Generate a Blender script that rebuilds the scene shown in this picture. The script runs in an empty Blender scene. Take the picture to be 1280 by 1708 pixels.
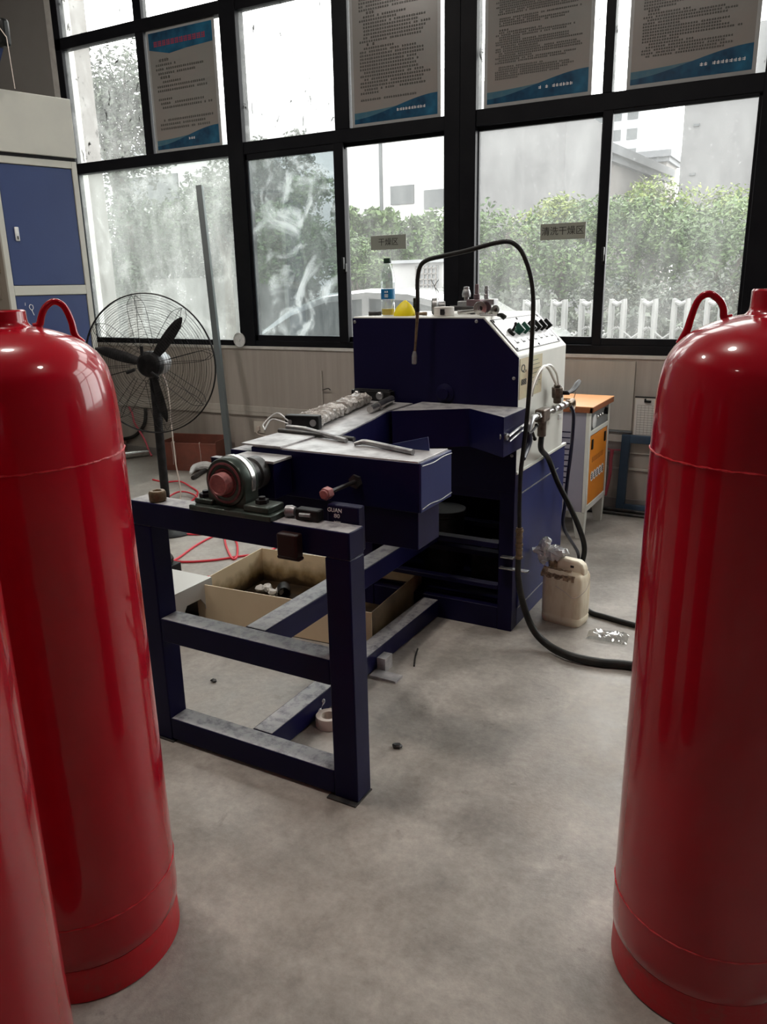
import bpy, bmesh, math, random
from mathutils import Vector, Matrix

S = bpy.context.scene
C = S.collection
PI = math.pi
rnd = random.Random(7)

# ------------------------------------------------------------------ camera
F_PX, YAW, PITCH, ROLL = 1316.44, math.radians(29.395), math.radians(16.126), math.radians(-1.1815)
EYE = Vector((0, 0, 1.5))
fw = Vector((-math.sin(YAW)*math.cos(PITCH), math.cos(YAW)*math.cos(PITCH), -math.sin(PITCH)))
r0 = Vector((math.cos(YAW), math.sin(YAW), 0))
u0 = r0.cross(fw)
RT = math.cos(ROLL)*r0 + math.sin(ROLL)*u0
UP = -math.sin(ROLL)*r0 + math.cos(ROLL)*u0
cam_d = bpy.data.cameras.new('camera')
cam_d.sensor_fit = 'HORIZONTAL'; cam_d.sensor_width = 36.0
cam_d.lens = F_PX*36.0/1280.0
cam_d.clip_start = 0.05; cam_d.clip_end = 400
cam = bpy.data.objects.new('camera', cam_d); C.objects.link(cam)
M = Matrix((RT, UP, -fw)).transposed().to_4x4(); M.translation = EYE
cam.matrix_world = M
S.camera = cam

# ------------------------------------------------------------------ view, world, lamps
S.view_settings.view_transform = 'Standard'
S.view_settings.look = 'None'
S.view_settings.gamma = 1.0
S.view_settings.exposure = 0.42
S.view_settings.use_curve_mapping = False
SKY = 7.0
LAMP_W = 46.0
w = bpy.data.worlds.new('overcast'); S.world = w; w.use_nodes = True
nt = w.node_tree; nt.nodes.clear()
wo = nt.nodes.new('ShaderNodeOutputWorld'); bg = nt.nodes.new('ShaderNodeBackground')
tc = nt.nodes.new('ShaderNodeTexCoord'); nz = nt.nodes.new('ShaderNodeTexNoise'); cr = nt.nodes.new('ShaderNodeValToRGB')
nz.inputs['Scale'].default_value = 2.0; nz.inputs['Detail'].default_value = 5
cr.color_ramp.elements[0].color = (0.86, 0.87, 0.88, 1); cr.color_ramp.elements[1].color = (1.0, .99, .97, 1)
cr.color_ramp.elements[0].position = .35; cr.color_ramp.elements[1].position = .6
nt.links.new(tc.outputs['Generated'], nz.inputs['Vector']); nt.links.new(nz.outputs['Fac'], cr.inputs['Fac'])
nt.links.new(cr.outputs['Color'], bg.inputs['Color']); bg.inputs['Strength'].default_value = SKY
nt.links.new(bg.outputs['Background'], wo.inputs['Surface'])
try:
    S.cycles.transparent_max_bounces = 24
    S.cycles.max_bounces = 8
    S.cycles.sample_clamp_indirect = 6.0
except Exception:
    pass
# (x, y, share of full power) of the round high-bay lamps under the ceiling; each lamp's light is made with its housing further down
LAMPS = [(-4.6, 1.7, 1.0), (-1.9, 1.5, 1.0), (1.3, 1.7, .35), (-3.4, -3.2, .2), (.6, -3.2, .2)]
LAMP_Z = 4.9

# ------------------------------------------------------------------ helpers: where a photo point meets a plane of the place
def ray(x, y): return fw + RT*((x-640)/F_PX) - UP*((y-854)/F_PX)
def on_y(x, y, Y): d = ray(x, y); return EYE + d*(Y/d.y)
def on_z(x, y, z=0.0): d = ray(x, y); return EYE + d*((z-EYE.z)/d.z)
def on_x(x, y, X): d = ray(x, y); return EYE + d*(X/d.x)

# ------------------------------------------------------------------ helpers: materials
MATS = {}
def lin(c):
    return tuple((v/12.92 if v <= .04045 else ((v+.055)/1.055)**2.4) for v in c)
def rgb(h):
    return lin(tuple(int(h[i:i+2], 16)/255 for i in (0, 2, 4)))
def mat(name, col, rough=.5, metal=0.0, spec=.5, coat=0.0, var=None, vscale=8.0, stretch=(1, 1, 1), bump=0.0, bscale=60.0,
        dust=None, rvar=0.0, trans=0.0, emit=None, alpha=1.0, vpos=(.4, .65), ior=1.45, detail=4.0):
    m = bpy.data.materials.new(name); m.use_nodes = True; MATS[name] = m
    t = m.node_tree; n = t.nodes; L = t.links; p = n['Principled BSDF']
    p.inputs['Roughness'].default_value = rough; p.inputs['Metallic'].default_value = metal
    p.inputs['Specular IOR Level'].default_value = spec; p.inputs['Coat Weight'].default_value = coat
    p.inputs['Coat Roughness'].default_value = .05
    p.inputs['Transmission Weight'].default_value = trans; p.inputs['IOR'].default_value = ior
    p.inputs['Alpha'].default_value = alpha
    c4 = (*col, 1); p.inputs['Base Color'].default_value = c4
    if emit: p.inputs['Emission Color'].default_value = (*emit[0], 1); p.inputs['Emission Strength'].default_value = emit[1]
    tcn = n.new('ShaderNodeTexCoord'); mp = n.new('ShaderNodeMapping'); mp.inputs['Scale'].default_value = stretch
    L.new(tcn.outputs['Object'], mp.inputs['Vector'])
    colour = None
    nn = n.new('ShaderNodeTexNoise'); nn.inputs['Scale'].default_value = vscale; nn.inputs['Detail'].default_value = detail
    nn.inputs['Roughness'].default_value = .62
    L.new(mp.outputs['Vector'], nn.inputs['Vector'])
    if var:
        rp = n.new('ShaderNodeValToRGB'); rp.color_ramp.elements[0].color = c4; rp.color_ramp.elements[1].color = (*var, 1)
        rp.color_ramp.elements[0].position, rp.color_ramp.elements[1].position = vpos
        L.new(nn.outputs['Fac'], rp.inputs['Fac']); colour = rp.outputs['Color']
    if dust:                                   # settled dust and scuffs on upward faces, made paler to paint in window glare
        g = n.new('ShaderNodeNewGeometry'); sx = n.new('ShaderNodeSeparateXYZ'); L.new(g.outputs['Normal'], sx.inputs['Vector'])
        up = n.new('ShaderNodeMapRange'); up.inputs['From Min'].default_value = .75; up.inputs['From Max'].default_value = .98
        L.new(sx.outputs['Z'], up.inputs['Value'])
        n2 = n.new('ShaderNodeTexNoise'); n2.inputs['Scale'].default_value = 22; n2.inputs['Detail'].default_value = 8; n2.inputs['Roughness'].default_value = .7
        L.new(tcn.outputs['Object'], n2.inputs['Vector'])
        r2 = n.new('ShaderNodeMapRange'); r2.inputs['From Min'].default_value = .22; r2.inputs['From Max'].default_value = .54
        r2.inputs['To Max'].default_value = dust[1]
        L.new(n2.outputs['Fac'], r2.inputs['Value'])
        mu = n.new('ShaderNodeMath'); mu.operation = 'MULTIPLY'; L.new(up.outputs['Result'], mu.inputs[0]); L.new(r2.outputs['Result'], mu.inputs[1])
        mx = n.new('ShaderNodeMix'); mx.data_type = 'RGBA'
        L.new(mu.outputs[0], mx.inputs['Factor'])
        if colour: L.new(colour, mx.inputs['A'])
        else: mx.inputs['A'].default_value = c4
        mx.inputs['B'].default_value = (*dust[0], 1); colour = mx.outputs['Result']
    if colour: L.new(colour, p.inputs['Base Color'])
    if rvar:
        rr = n.new('ShaderNodeMapRange'); rr.inputs['From Min'].default_value = .3; rr.inputs['From Max'].default_value = .7
        rr.inputs['To Min'].default_value = max(.02, rough-rvar); rr.inputs['To Max'].default_value = min(1, rough+rvar)
        L.new(nn.outputs['Fac'], rr.inputs['Value']); L.new(rr.outputs['Result'], p.inputs['Roughness'])
    if bump:
        nb = n.new('ShaderNodeTexNoise'); nb.inputs['Scale'].default_value = bscale; nb.inputs['Detail'].default_value = 4
        L.new(mp.outputs['Vector'], nb.inputs['Vector'])
        b = n.new('ShaderNodeBump'); b.inputs['Strength'].default_value = bump; b.inputs['Distance'].default_value = .01
        L.new(nb.outputs['Fac'], b.inputs['Height']); L.new(b.outputs['Normal'], p.inputs['Normal'])
    return m

def glass(name, tint=(.95, .955, .945), dirt=.10, spots=.35, scale=6.0, streak=(1, 1, .35), smear=0.0, dcol=(.9, .92, .9), gloss=.05, flecks=0.0):
    """window glass: clear, with a film of dust, runs and spots on it"""
    m = bpy.data.materials.new(name); m.use_nodes = True; MATS[name] = m
    t = m.node_tree; n = t.nodes; L = t.links; n.clear()
    out = n.new('ShaderNodeOutputMaterial'); tr = n.new('ShaderNodeBsdfTransparent'); tr.inputs['Color'].default_value = (*tint, 1)
    tl = n.new('ShaderNodeBsdfTranslucent'); tl.inputs['Color'].default_value = (*dcol, 1)
    df = n.new('ShaderNodeBsdfDiffuse'); df.inputs['Color'].default_value = (*[c*.55 for c in dcol], 1)
    dd = n.new('ShaderNodeMixShader'); dd.inputs['Fac'].default_value = .35; L.new(tl.outputs[0], dd.inputs[1]); L.new(df.outputs[0], dd.inputs[2])
    tcn = n.new('ShaderNodeTexCoord'); mp = n.new('ShaderNodeMapping'); mp.inputs['Scale'].default_value = streak
    L.new(tcn.outputs['Object'], mp.inputs['Vector'])
    n1 = n.new('ShaderNodeTexNoise'); n1.inputs['Scale'].default_value = scale; n1.inputs['Detail'].default_value = 6; n1.inputs['Roughness'].default_value = .7
    L.new(mp.outputs['Vector'], n1.inputs['Vector'])
    a = n.new('ShaderNodeMapRange'); a.inputs['From Min'].default_value = .35; a.inputs['From Max'].default_value = .75
    a.inputs['To Min'].default_value = dirt*.5; a.inputs['To Max'].default_value = dirt*1.6
    L.new(n1.outputs['Fac'], a.inputs['Value'])
    n2 = n.new('ShaderNodeTexNoise'); n2.inputs['Scale'].default_value = 55; n2.inputs['Detail'].default_value = 3
    L.new(tcn.outputs['Object'], n2.inputs['Vector'])
    b = n.new('ShaderNodeMapRange'); b.inputs['From Min'].default_value = .62; b.inputs['From Max'].default_value = .74; b.inputs['To Max'].default_value = spots
    L.new(n2.outputs['Fac'], b.inputs['Value'])
    fac = n.new('ShaderNodeMath'); fac.operation = 'ADD'; fac.use_clamp = True
    L.new(a.outputs['Result'], fac.inputs[0]); L.new(b.outputs['Result'], fac.inputs[1])
    last = fac.outputs[0]
    if smear:
        wv = n.new('ShaderNodeTexNoise'); wv.inputs['Scale'].default_value = 2.6; wv.inputs['Detail'].default_value = 7
        wv.inputs['Distortion'].default_value = 2.2; L.new(tcn.outputs['Object'], wv.inputs['Vector'])
        c = n.new('ShaderNodeMapRange'); c.inputs['From Min'].default_value = .5; c.inputs['From Max'].default_value = .66; c.inputs['To Max'].default_value = smear
        L.new(wv.outputs['Fac'], c.inputs['Value'])
        f2 = n.new('ShaderNodeMath'); f2.operation = 'ADD'; f2.use_clamp = True; L.new(last, f2.inputs[0]); L.new(c.outputs['Result'], f2.inputs[1]); last = f2.outputs[0]
    mx = n.new('ShaderNodeMixShader'); L.new(last, mx.inputs['Fac']); L.new(tr.outputs[0], mx.inputs[1]); L.new(dd.outputs[0], mx.inputs[2])
    top = mx.outputs[0]
    if flecks:                                  # dark scuffs and dry splashes
        mp3 = n.new('ShaderNodeMapping'); mp3.inputs['Scale'].default_value = (1.5, 1, .7); mp3.inputs['Rotation'].default_value = (0, .5, 0); L.new(tcn.outputs['Object'], mp3.inputs['Vector'])
        n5 = n.new('ShaderNodeTexNoise'); n5.inputs['Scale'].default_value = 11; n5.inputs['Detail'].default_value = 5; n5.inputs['Roughness'].default_value = .65; n5.inputs['Distortion'].default_value = 1.2
        L.new(mp3.outputs['Vector'], n5.inputs['Vector'])
        k5 = n.new('ShaderNodeMapRange'); k5.inputs['From Min'].default_value = .61; k5.inputs['From Max'].default_value = .68; k5.inputs['To Max'].default_value = flecks; L.new(n5.outputs['Fac'], k5.inputs['Value'])
        dk = n.new('ShaderNodeBsdfDiffuse'); dk.inputs['Color'].default_value = (.03, .03, .03, 1)
        m5 = n.new('ShaderNodeMixShader'); L.new(k5.outputs['Result'], m5.inputs['Fac']); L.new(top, m5.inputs[1]); L.new(dk.outputs[0], m5.inputs[2]); top = m5.outputs[0]
    gl = n.new('ShaderNodeBsdfGlossy'); gl.inputs['Roughness'].default_value = .03
    lw = n.new('ShaderNodeLayerWeight'); lw.inputs['Blend'].default_value = .12
    gm = n.new('ShaderNodeMath'); gm.operation = 'MULTIPLY_ADD'; gm.inputs[1].default_value = .35; gm.inputs[2].default_value = gloss*.4
    L.new(lw.outputs['Facing'], gm.inputs[0])
    m2 = n.new('ShaderNodeMixShader'); L.new(gm.outputs[0], m2.inputs['Fac']); L.new(top, m2.inputs[1]); L.new(gl.outputs[0], m2.inputs[2])
    L.new(m2.outputs[0], out.inputs['Surface'])
    return m

# paints and materials of the place
mat('red_paint', (.36, .0008, .011), .26, spec=.2, coat=.6, var=(.31, .0008, .009), vscale=3, bump=.03, bscale=14)
mat('red_seam', (.50, .012, .022), .38, bump=.35, bscale=120)
mat('red_foot', (.40, .004, .012), .42, var=(.30, .03, .03), vscale=30, vpos=(.5, .75), bump=.08, bscale=90)
mat('navy', (.0055, .0050, .034), .36, spec=.13, var=(.0070, .0068, .042), vscale=5, bump=.03, bscale=25, dust=((.44, .43, .43), .85))  # dust on the tops made paler to paint in window glare
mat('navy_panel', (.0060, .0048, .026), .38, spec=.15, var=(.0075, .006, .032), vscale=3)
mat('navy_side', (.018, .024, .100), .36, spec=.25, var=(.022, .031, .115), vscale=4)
mat('worn_steel', (.50, .49, .49), .42, metal=.35, var=(.30, .29, .30), vscale=14, bump=.06, bscale=80, rvar=.12)
mat('dull_steel', (.38, .38, .38), .38, metal=.7, var=(.22, .22, .23), vscale=20, rvar=.1)
mat('dark_steel', (.035, .035, .038), .42, metal=.5, var=(.07, .065, .06), vscale=25, rvar=.1)
mat('bright_steel', (.62, .62, .60), .25, metal=.9, var=(.45, .44, .42), vscale=30)
mat('black_steel', (.009, .009, .010), .45, spec=.2, var=(.022, .021, .022), vscale=20)
mat('black_rubber', (.010, .010, .010), .42, spec=.25, var=(.024, .023, .020), vscale=14)
mat('navy_rubber', (.010, .011, .032), .32, spec=.5)
mat('oily_green', (.045, .060, .050), .32, metal=.55, var=(.085, .095, .085), vscale=14)
mat('pink_oxide', (.40, .155, .150), .5, metal=.2, var=(.26, .10, .10), vscale=60, bump=.15, bscale=140)
mat('pink_dark', (.20, .065, .075), .5, metal=.2, var=(.12, .04, .045), vscale=40)
mat('brown_brass', (.20, .14, .085), .42, metal=.55, var=(.11, .075, .045), vscale=40)
mat('brown_paint', (.020, .008, .008), .4, spec=.25)
mat('white_paint', (.66, .66, .61), .38, var=(.60, .60, .55), vscale=4)
mat('panel_plate', (.72, .72, .74), .35, metal=.15, var=(.60, .60, .60), vscale=18)
mat('plastic_black', (.008, .009, .009), .38, spec=.25)
mat('plastic_green', (.008, .075, .05), .35)
mat('sticker', (.46, .45, .27), .5, var=(.48, .38, .24), vscale=7)
mat('ink', (.035, .035, .03), .6)
mat('ink_grey', (.14, .15, .11), .6)
mat('white_ink', (.75, .75, .75), .5)
mat('red_ink', (.32, .03, .07), .5)
mat('poster', (.27, .245, .228), .25, spec=.5, var=(.245, .25, .238), vscale=1.4)
mat('poster_blue', (.007, .040, .090), .25, spec=.5, var=(.02, .14, .25), vscale=3)
mat('poster_teal', (.05, .14, .20), .25, spec=.5, var=(.14, .20, .22), vscale=3)
mat('poster_edge', (.40, .41, .41), .25, spec=.5, var=(.34, .35, .35), vscale=6)
mat('sign_grey', (.28, .30, .265), .35)
mat('wall_paint', (.36, .325, .29), .6, var=(.42, .38, .345), vscale=3.0, stretch=(6, 6, .35), vpos=(.35, .7), bump=.03, bscale=30)
mat('wall_plain', (.235, .222, .212), .75, var=(.26, .247, .235), vscale=1.5)
mat('wall_dim', (.13, .125, .12), .8, var=(.15, .145, .14), vscale=1.5)
mat('reveal', (.62, .61, .58), .7, var=(.5, .48, .46), vscale=9)
mat('frame_black', (.006, .0065, .009), .45, spec=.14, var=(.009, .0095, .012), vscale=6)
mat('trunking', (.47, .44, .40), .5, var=(.43, .40, .36), vscale=4, stretch=(6, 1, 1))
mat('board_grey', (.44, .415, .37), .55, var=(.40, .375, .335), vscale=3, stretch=(6, 1, .4))
mat('switch_white', (.60, .56, .50), .4)
mat('ceiling', (.40, .40, .39), .8)
mat('cab_blue', (.028, .050, .150), .4, var=(.032, .057, .165), vscale=2)
mat('cab_cream', (.56, .56, .50), .4, var=(.52, .52, .47), vscale=3)
mat('cab_tan', (.25, .215, .175), .5, var=(.28, .24, .20), vscale=2)
mat('cab_label', (.17, .14, .085), .5, var=(.24, .20, .13), vscale=30, stretch=(1, 1, 4))
mat('orange', (.72, .235, .012), .38, var=(.66, .205, .012), vscale=3)
mat('orange_top', (.74, .36, .15), .42, var=(.68, .31, .12), vscale=6)
mat('orange_edge', (.24, .07, .02), .45)
mat('lilac_grey', (.27, .265, .325), .45, var=(.30, .28, .335), vscale=2.5)
mat('slate_panel', (.17, .18, .185), .4)
mat('rust_box', (.205, .062, .042), .6, var=(.14, .05, .035), vscale=7, bump=.12, bscale=60, vpos=(.4, .7))
mat('cream_tray', (.76, .62, .42), .4, var=(.71, .56, .37), vscale=3)
mat('tray_shade', (.085, .058, .032), .35, var=(.16, .115, .065), vscale=9)
mat('floor_tile', (.52, .52, .50), .35)
mat('crinkle', (.30, .275, .25), .2, spec=.7, var=(.62, .59, .56), vscale=40, bump=1.0, bscale=70, metal=.15)
mat('jug', (.80, .72, .56), .4, var=(.58, .45, .28), vscale=14, stretch=(1.6, 1.6, .35), vpos=(.48, .78))
mat('jug_dirt', (.13, .085, .055), .55, var=(.42, .31, .20), vscale=45, vpos=(.42, .62), bump=.3, bscale=90)
mat('white_film', (.72, .73, .73), .25, spec=.6, var=(.60, .62, .62), vscale=25, bump=.6, bscale=40)
mat('red_hose', (.62, .035, .055), .35)
mat('pink_hose', (.58, .10, .14), .4)
mat('clear_tube', (.68, .65, .60), .2, spec=.6)
mat('yellow_cup', (.80, .66, .008), .45, var=(.74, .58, .006), vscale=12)
mat('tape', (.60, .52, .46), .5)
mat('paper', (.62, .60, .57), .6)
mat('brick', (.16, .10, .075), .8, var=(.22, .14, .10), vscale=14, bump=.2)
mat('bar_grey', (.13, .15, .155), .40, metal=.2, var=(.11, .13, .135), vscale=5, stretch=(1, 1, .3))
mat('frame_blue', (.030, .060, .105), .38, var=(.035, .070, .12), vscale=4)
mat('valve_bronze', (.16, .125, .10), .4, metal=.6, var=(.08, .06, .05), vscale=35)
mat('bottle_cap', (.012, .035, .022), .4)
mat('bottle_label', (.008, .14, .34), .35, var=(.01, .17, .38), vscale=14)
mat('liquid', (.66, .47, .05), .2, var=(.7, .54, .12), vscale=12)
mat('lamp_glow', (1, 1, 1), .5, emit=((1, .97, .92), 9.0))
mat('asphalt', (.15, .15, .145), .8, var=(.12, .12, .118), vscale=.6)
mat('car_white', (.20, .205, .21), .2, coat=.7)
mat('car_glass', (.05, .06, .065), .1, spec=.4)
mat('tyre', (.02, .02, .02), .7)
mat('bld_white', (.36, .36, .36), .8, var=(.32, .32, .32), vscale=.3)
mat('bld_grey', (.095, .095, .097), .8, var=(.082, .082, .084), vscale=.25, stretch=(1, 1, 3))
mat('bld_tan', (.155, .145, .137), .8, var=(.14, .13, .122), vscale=.3)
mat('bld_pale', (.20, .21, .22), .8)
mat('bld_window', (.045, .05, .053), .3, spec=.3)
mat('cornice', (.085, .09, .098), .7)
mat('gate_white', (.20, .205, .20), .5)
mat('yard_wall', (.075, .075, .070), .8, var=(.06, .06, .056), vscale=1.5)
mat('kiosk_white', (.26, .26, .26), .6)
mat('bark', (.05, .042, .033), .9, var=(.09, .08, .065), vscale=12)
def leafmat(name, a, b):
    m = mat(name, a, .55, spec=.3, var=b, vscale=1.3, vpos=(.38, .66)); return m
leafmat('leaf_mid', (0.03, 0.058, 0.019), (0.062, 0.1, 0.03))
leafmat('leaf_dark', (0.022, 0.036, 0.02), (0.045, 0.063, 0.034))
leafmat('leaf_bright', (0.068, 0.1, 0.02), (0.145, 0.18, 0.042))
leafmat('leaf_grey', (0.034, 0.045, 0.034), (0.064, 0.075, 0.055))
glass('pane_film', dirt=.062, spots=.08, scale=5)
glass('pane_hazy', tint=(.80, .83, .81), dirt=.15, spots=.16, scale=4, smear=.08)
glass('pane_scuffed', tint=(.88, .89, .88), dirt=.09, spots=.12, scale=6, smear=.06, flecks=.85)
glass('pane_smeared', tint=(.60, .65, .66), dirt=.08, spots=.10, scale=6, smear=.26, gloss=.2)
glass('bottle_plastic', tint=(.90, .93, .94), dirt=.06, spots=0, gloss=.35)
glass('thin_plastic', tint=(.93, .94, .93), dirt=.22, spots=.25, scale=30, streak=(1, 1, 1), gloss=.5)

mat('knob_purple', (.05, .028, .035), .45)
mat('valve_mauve', (.17, .115, .125), .45, metal=.4, var=(.12, .08, .09), vscale=30)

def tray_dirt():
    """cream sheet metal with a brown oily tide mark that climbs from the tray's floor"""
    m = mat('tray_oily', (.76, .62, .42), .4); t = m.node_tree; n = t.nodes; L = t.links; p = n['Principled BSDF']
    tcn = n.new('ShaderNodeTexCoord'); sx = n.new('ShaderNodeSeparateXYZ'); L.new(tcn.outputs['Object'], sx.inputs['Vector'])
    nn = n.new('ShaderNodeTexNoise'); nn.inputs['Scale'].default_value = 16; nn.inputs['Detail'].default_value = 6
    L.new(tcn.outputs['Object'], nn.inputs['Vector'])
    ma = n.new('ShaderNodeMath'); ma.operation = 'MULTIPLY_ADD'; ma.inputs[1].default_value = -.11; L.new(nn.outputs['Fac'], ma.inputs[0]); L.new(sx.outputs['Z'], ma.inputs[2])
    rp = n.new('ShaderNodeValToRGB'); e = rp.color_ramp.elements
    e[0].position = .0; e[0].color = (.02, .012, .006, 1); e[1].position = 1; e[1].color = (.76, .62, .42, 1)
    k = e.new(.25); k.color = (.06, .035, .015, 1); k = e.new(.5); k.color = (.30, .21, .10, 1)
    mr = n.new('ShaderNodeMapRange'); mr.inputs['From Min'].default_value = -.06; mr.inputs['From Max'].default_value = .08
    L.new(ma.outputs[0], mr.inputs['Value']); L.new(mr.outputs['Result'], rp.inputs['Fac']); L.new(rp.outputs['Color'], p.inputs['Base Color'])
tray_dirt()

def concrete():
    m = mat('concrete', (.30, .28, .26), .5); t = m.node_tree; n = t.nodes; L = t.links; p = n['Principled BSDF']
    tcn = n.new('ShaderNodeTexCoord')
    def noise(sc, det, ro=.6, dist=0):
        x = n.new('ShaderNodeTexNoise'); x.inputs['Scale'].default_value = sc; x.inputs['Detail'].default_value = det
        x.inputs['Roughness'].default_value = ro; x.inputs['Distortion'].default_value = dist; L.new(tcn.outputs['Object'], x.inputs['Vector']); return x.outputs['Fac']
    big, mid, fine, spot = noise(1.1, 6, .65, .6), noise(5, 7, .7, .4), noise(38, 5, .75), noise(7.5, 5, .6, .3)
    r1 = n.new('ShaderNodeValToRGB'); r1.color_ramp.elements[0].position = .34; r1.color_ramp.elements[1].position = .66
    r1.color_ramp.elements[0].color = (.240, .214, .190, 1); r1.color_ramp.elements[1].color = (.400, .372, .342, 1); L.new(big, r1.inputs['Fac'])
    def mix(mode, f, a, bcol):
        x = n.new('ShaderNodeMix'); x.data_type = 'RGBA'; x.blend_type = mode
        if isinstance(f, float): x.inputs['Factor'].default_value = f
        else: L.new(f, x.inputs['Factor'])
        L.new(a, x.inputs['A'])
        if isinstance(bcol, tuple): x.inputs['B'].default_value = bcol
        else: L.new(bcol, x.inputs['B'])
        return x.outputs['Result']
    r2 = n.new('ShaderNodeValToRGB'); r2.color_ramp.elements[0].position = .3; r2.color_ramp.elements[1].position = .7
    r2.color_ramp.elements[0].color = (.62, .61, .60, 1); r2.color_ramp.elements[1].color = (1.25, 1.25, 1.24, 1); L.new(mid, r2.inputs['Fac'])
    c = mix('MULTIPLY', .8, r1.outputs['Color'], r2.outputs['Color'])
    r3 = n.new('ShaderNodeValToRGB'); r3.color_ramp.elements[0].position = .3; r3.color_ramp.elements[1].position = .7
    r3.color_ramp.elements[0].color = (.78, .78, .78, 1); r3.color_ramp.elements[1].color = (1.16, 1.16, 1.15, 1); L.new(fine, r3.inputs['Fac'])
    c = mix('MULTIPLY', .8, c, r3.outputs['Color'])
    sm = n.new('ShaderNodeMapRange'); sm.inputs['From Min'].default_value = .655; sm.inputs['From Max'].default_value = .72; sm.inputs['To Max'].default_value = .55; L.new(spot, sm.inputs['Value'])
    c = mix('MIX', sm.outputs['Result'], c, (.10, .085, .075, 1))
    L.new(c, p.inputs['Base Color'])
    rr = n.new('ShaderNodeMapRange'); rr.inputs['From Min'].default_value = .3; rr.inputs['From Max'].default_value = .7
    rr.inputs['To Min'].default_value = .30; rr.inputs['To Max'].default_value = .60; L.new(mid, rr.inputs['Value']); L.new(rr.outputs['Result'], p.inputs['Roughness'])
    b = n.new('ShaderNodeBump'); b.inputs['Strength'].default_value = .12; b.inputs['Distance'].default_value = .01; L.new(fine, b.inputs['Height']); L.new(b.outputs['Normal'], p.inputs['Normal'])
concrete()

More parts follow.
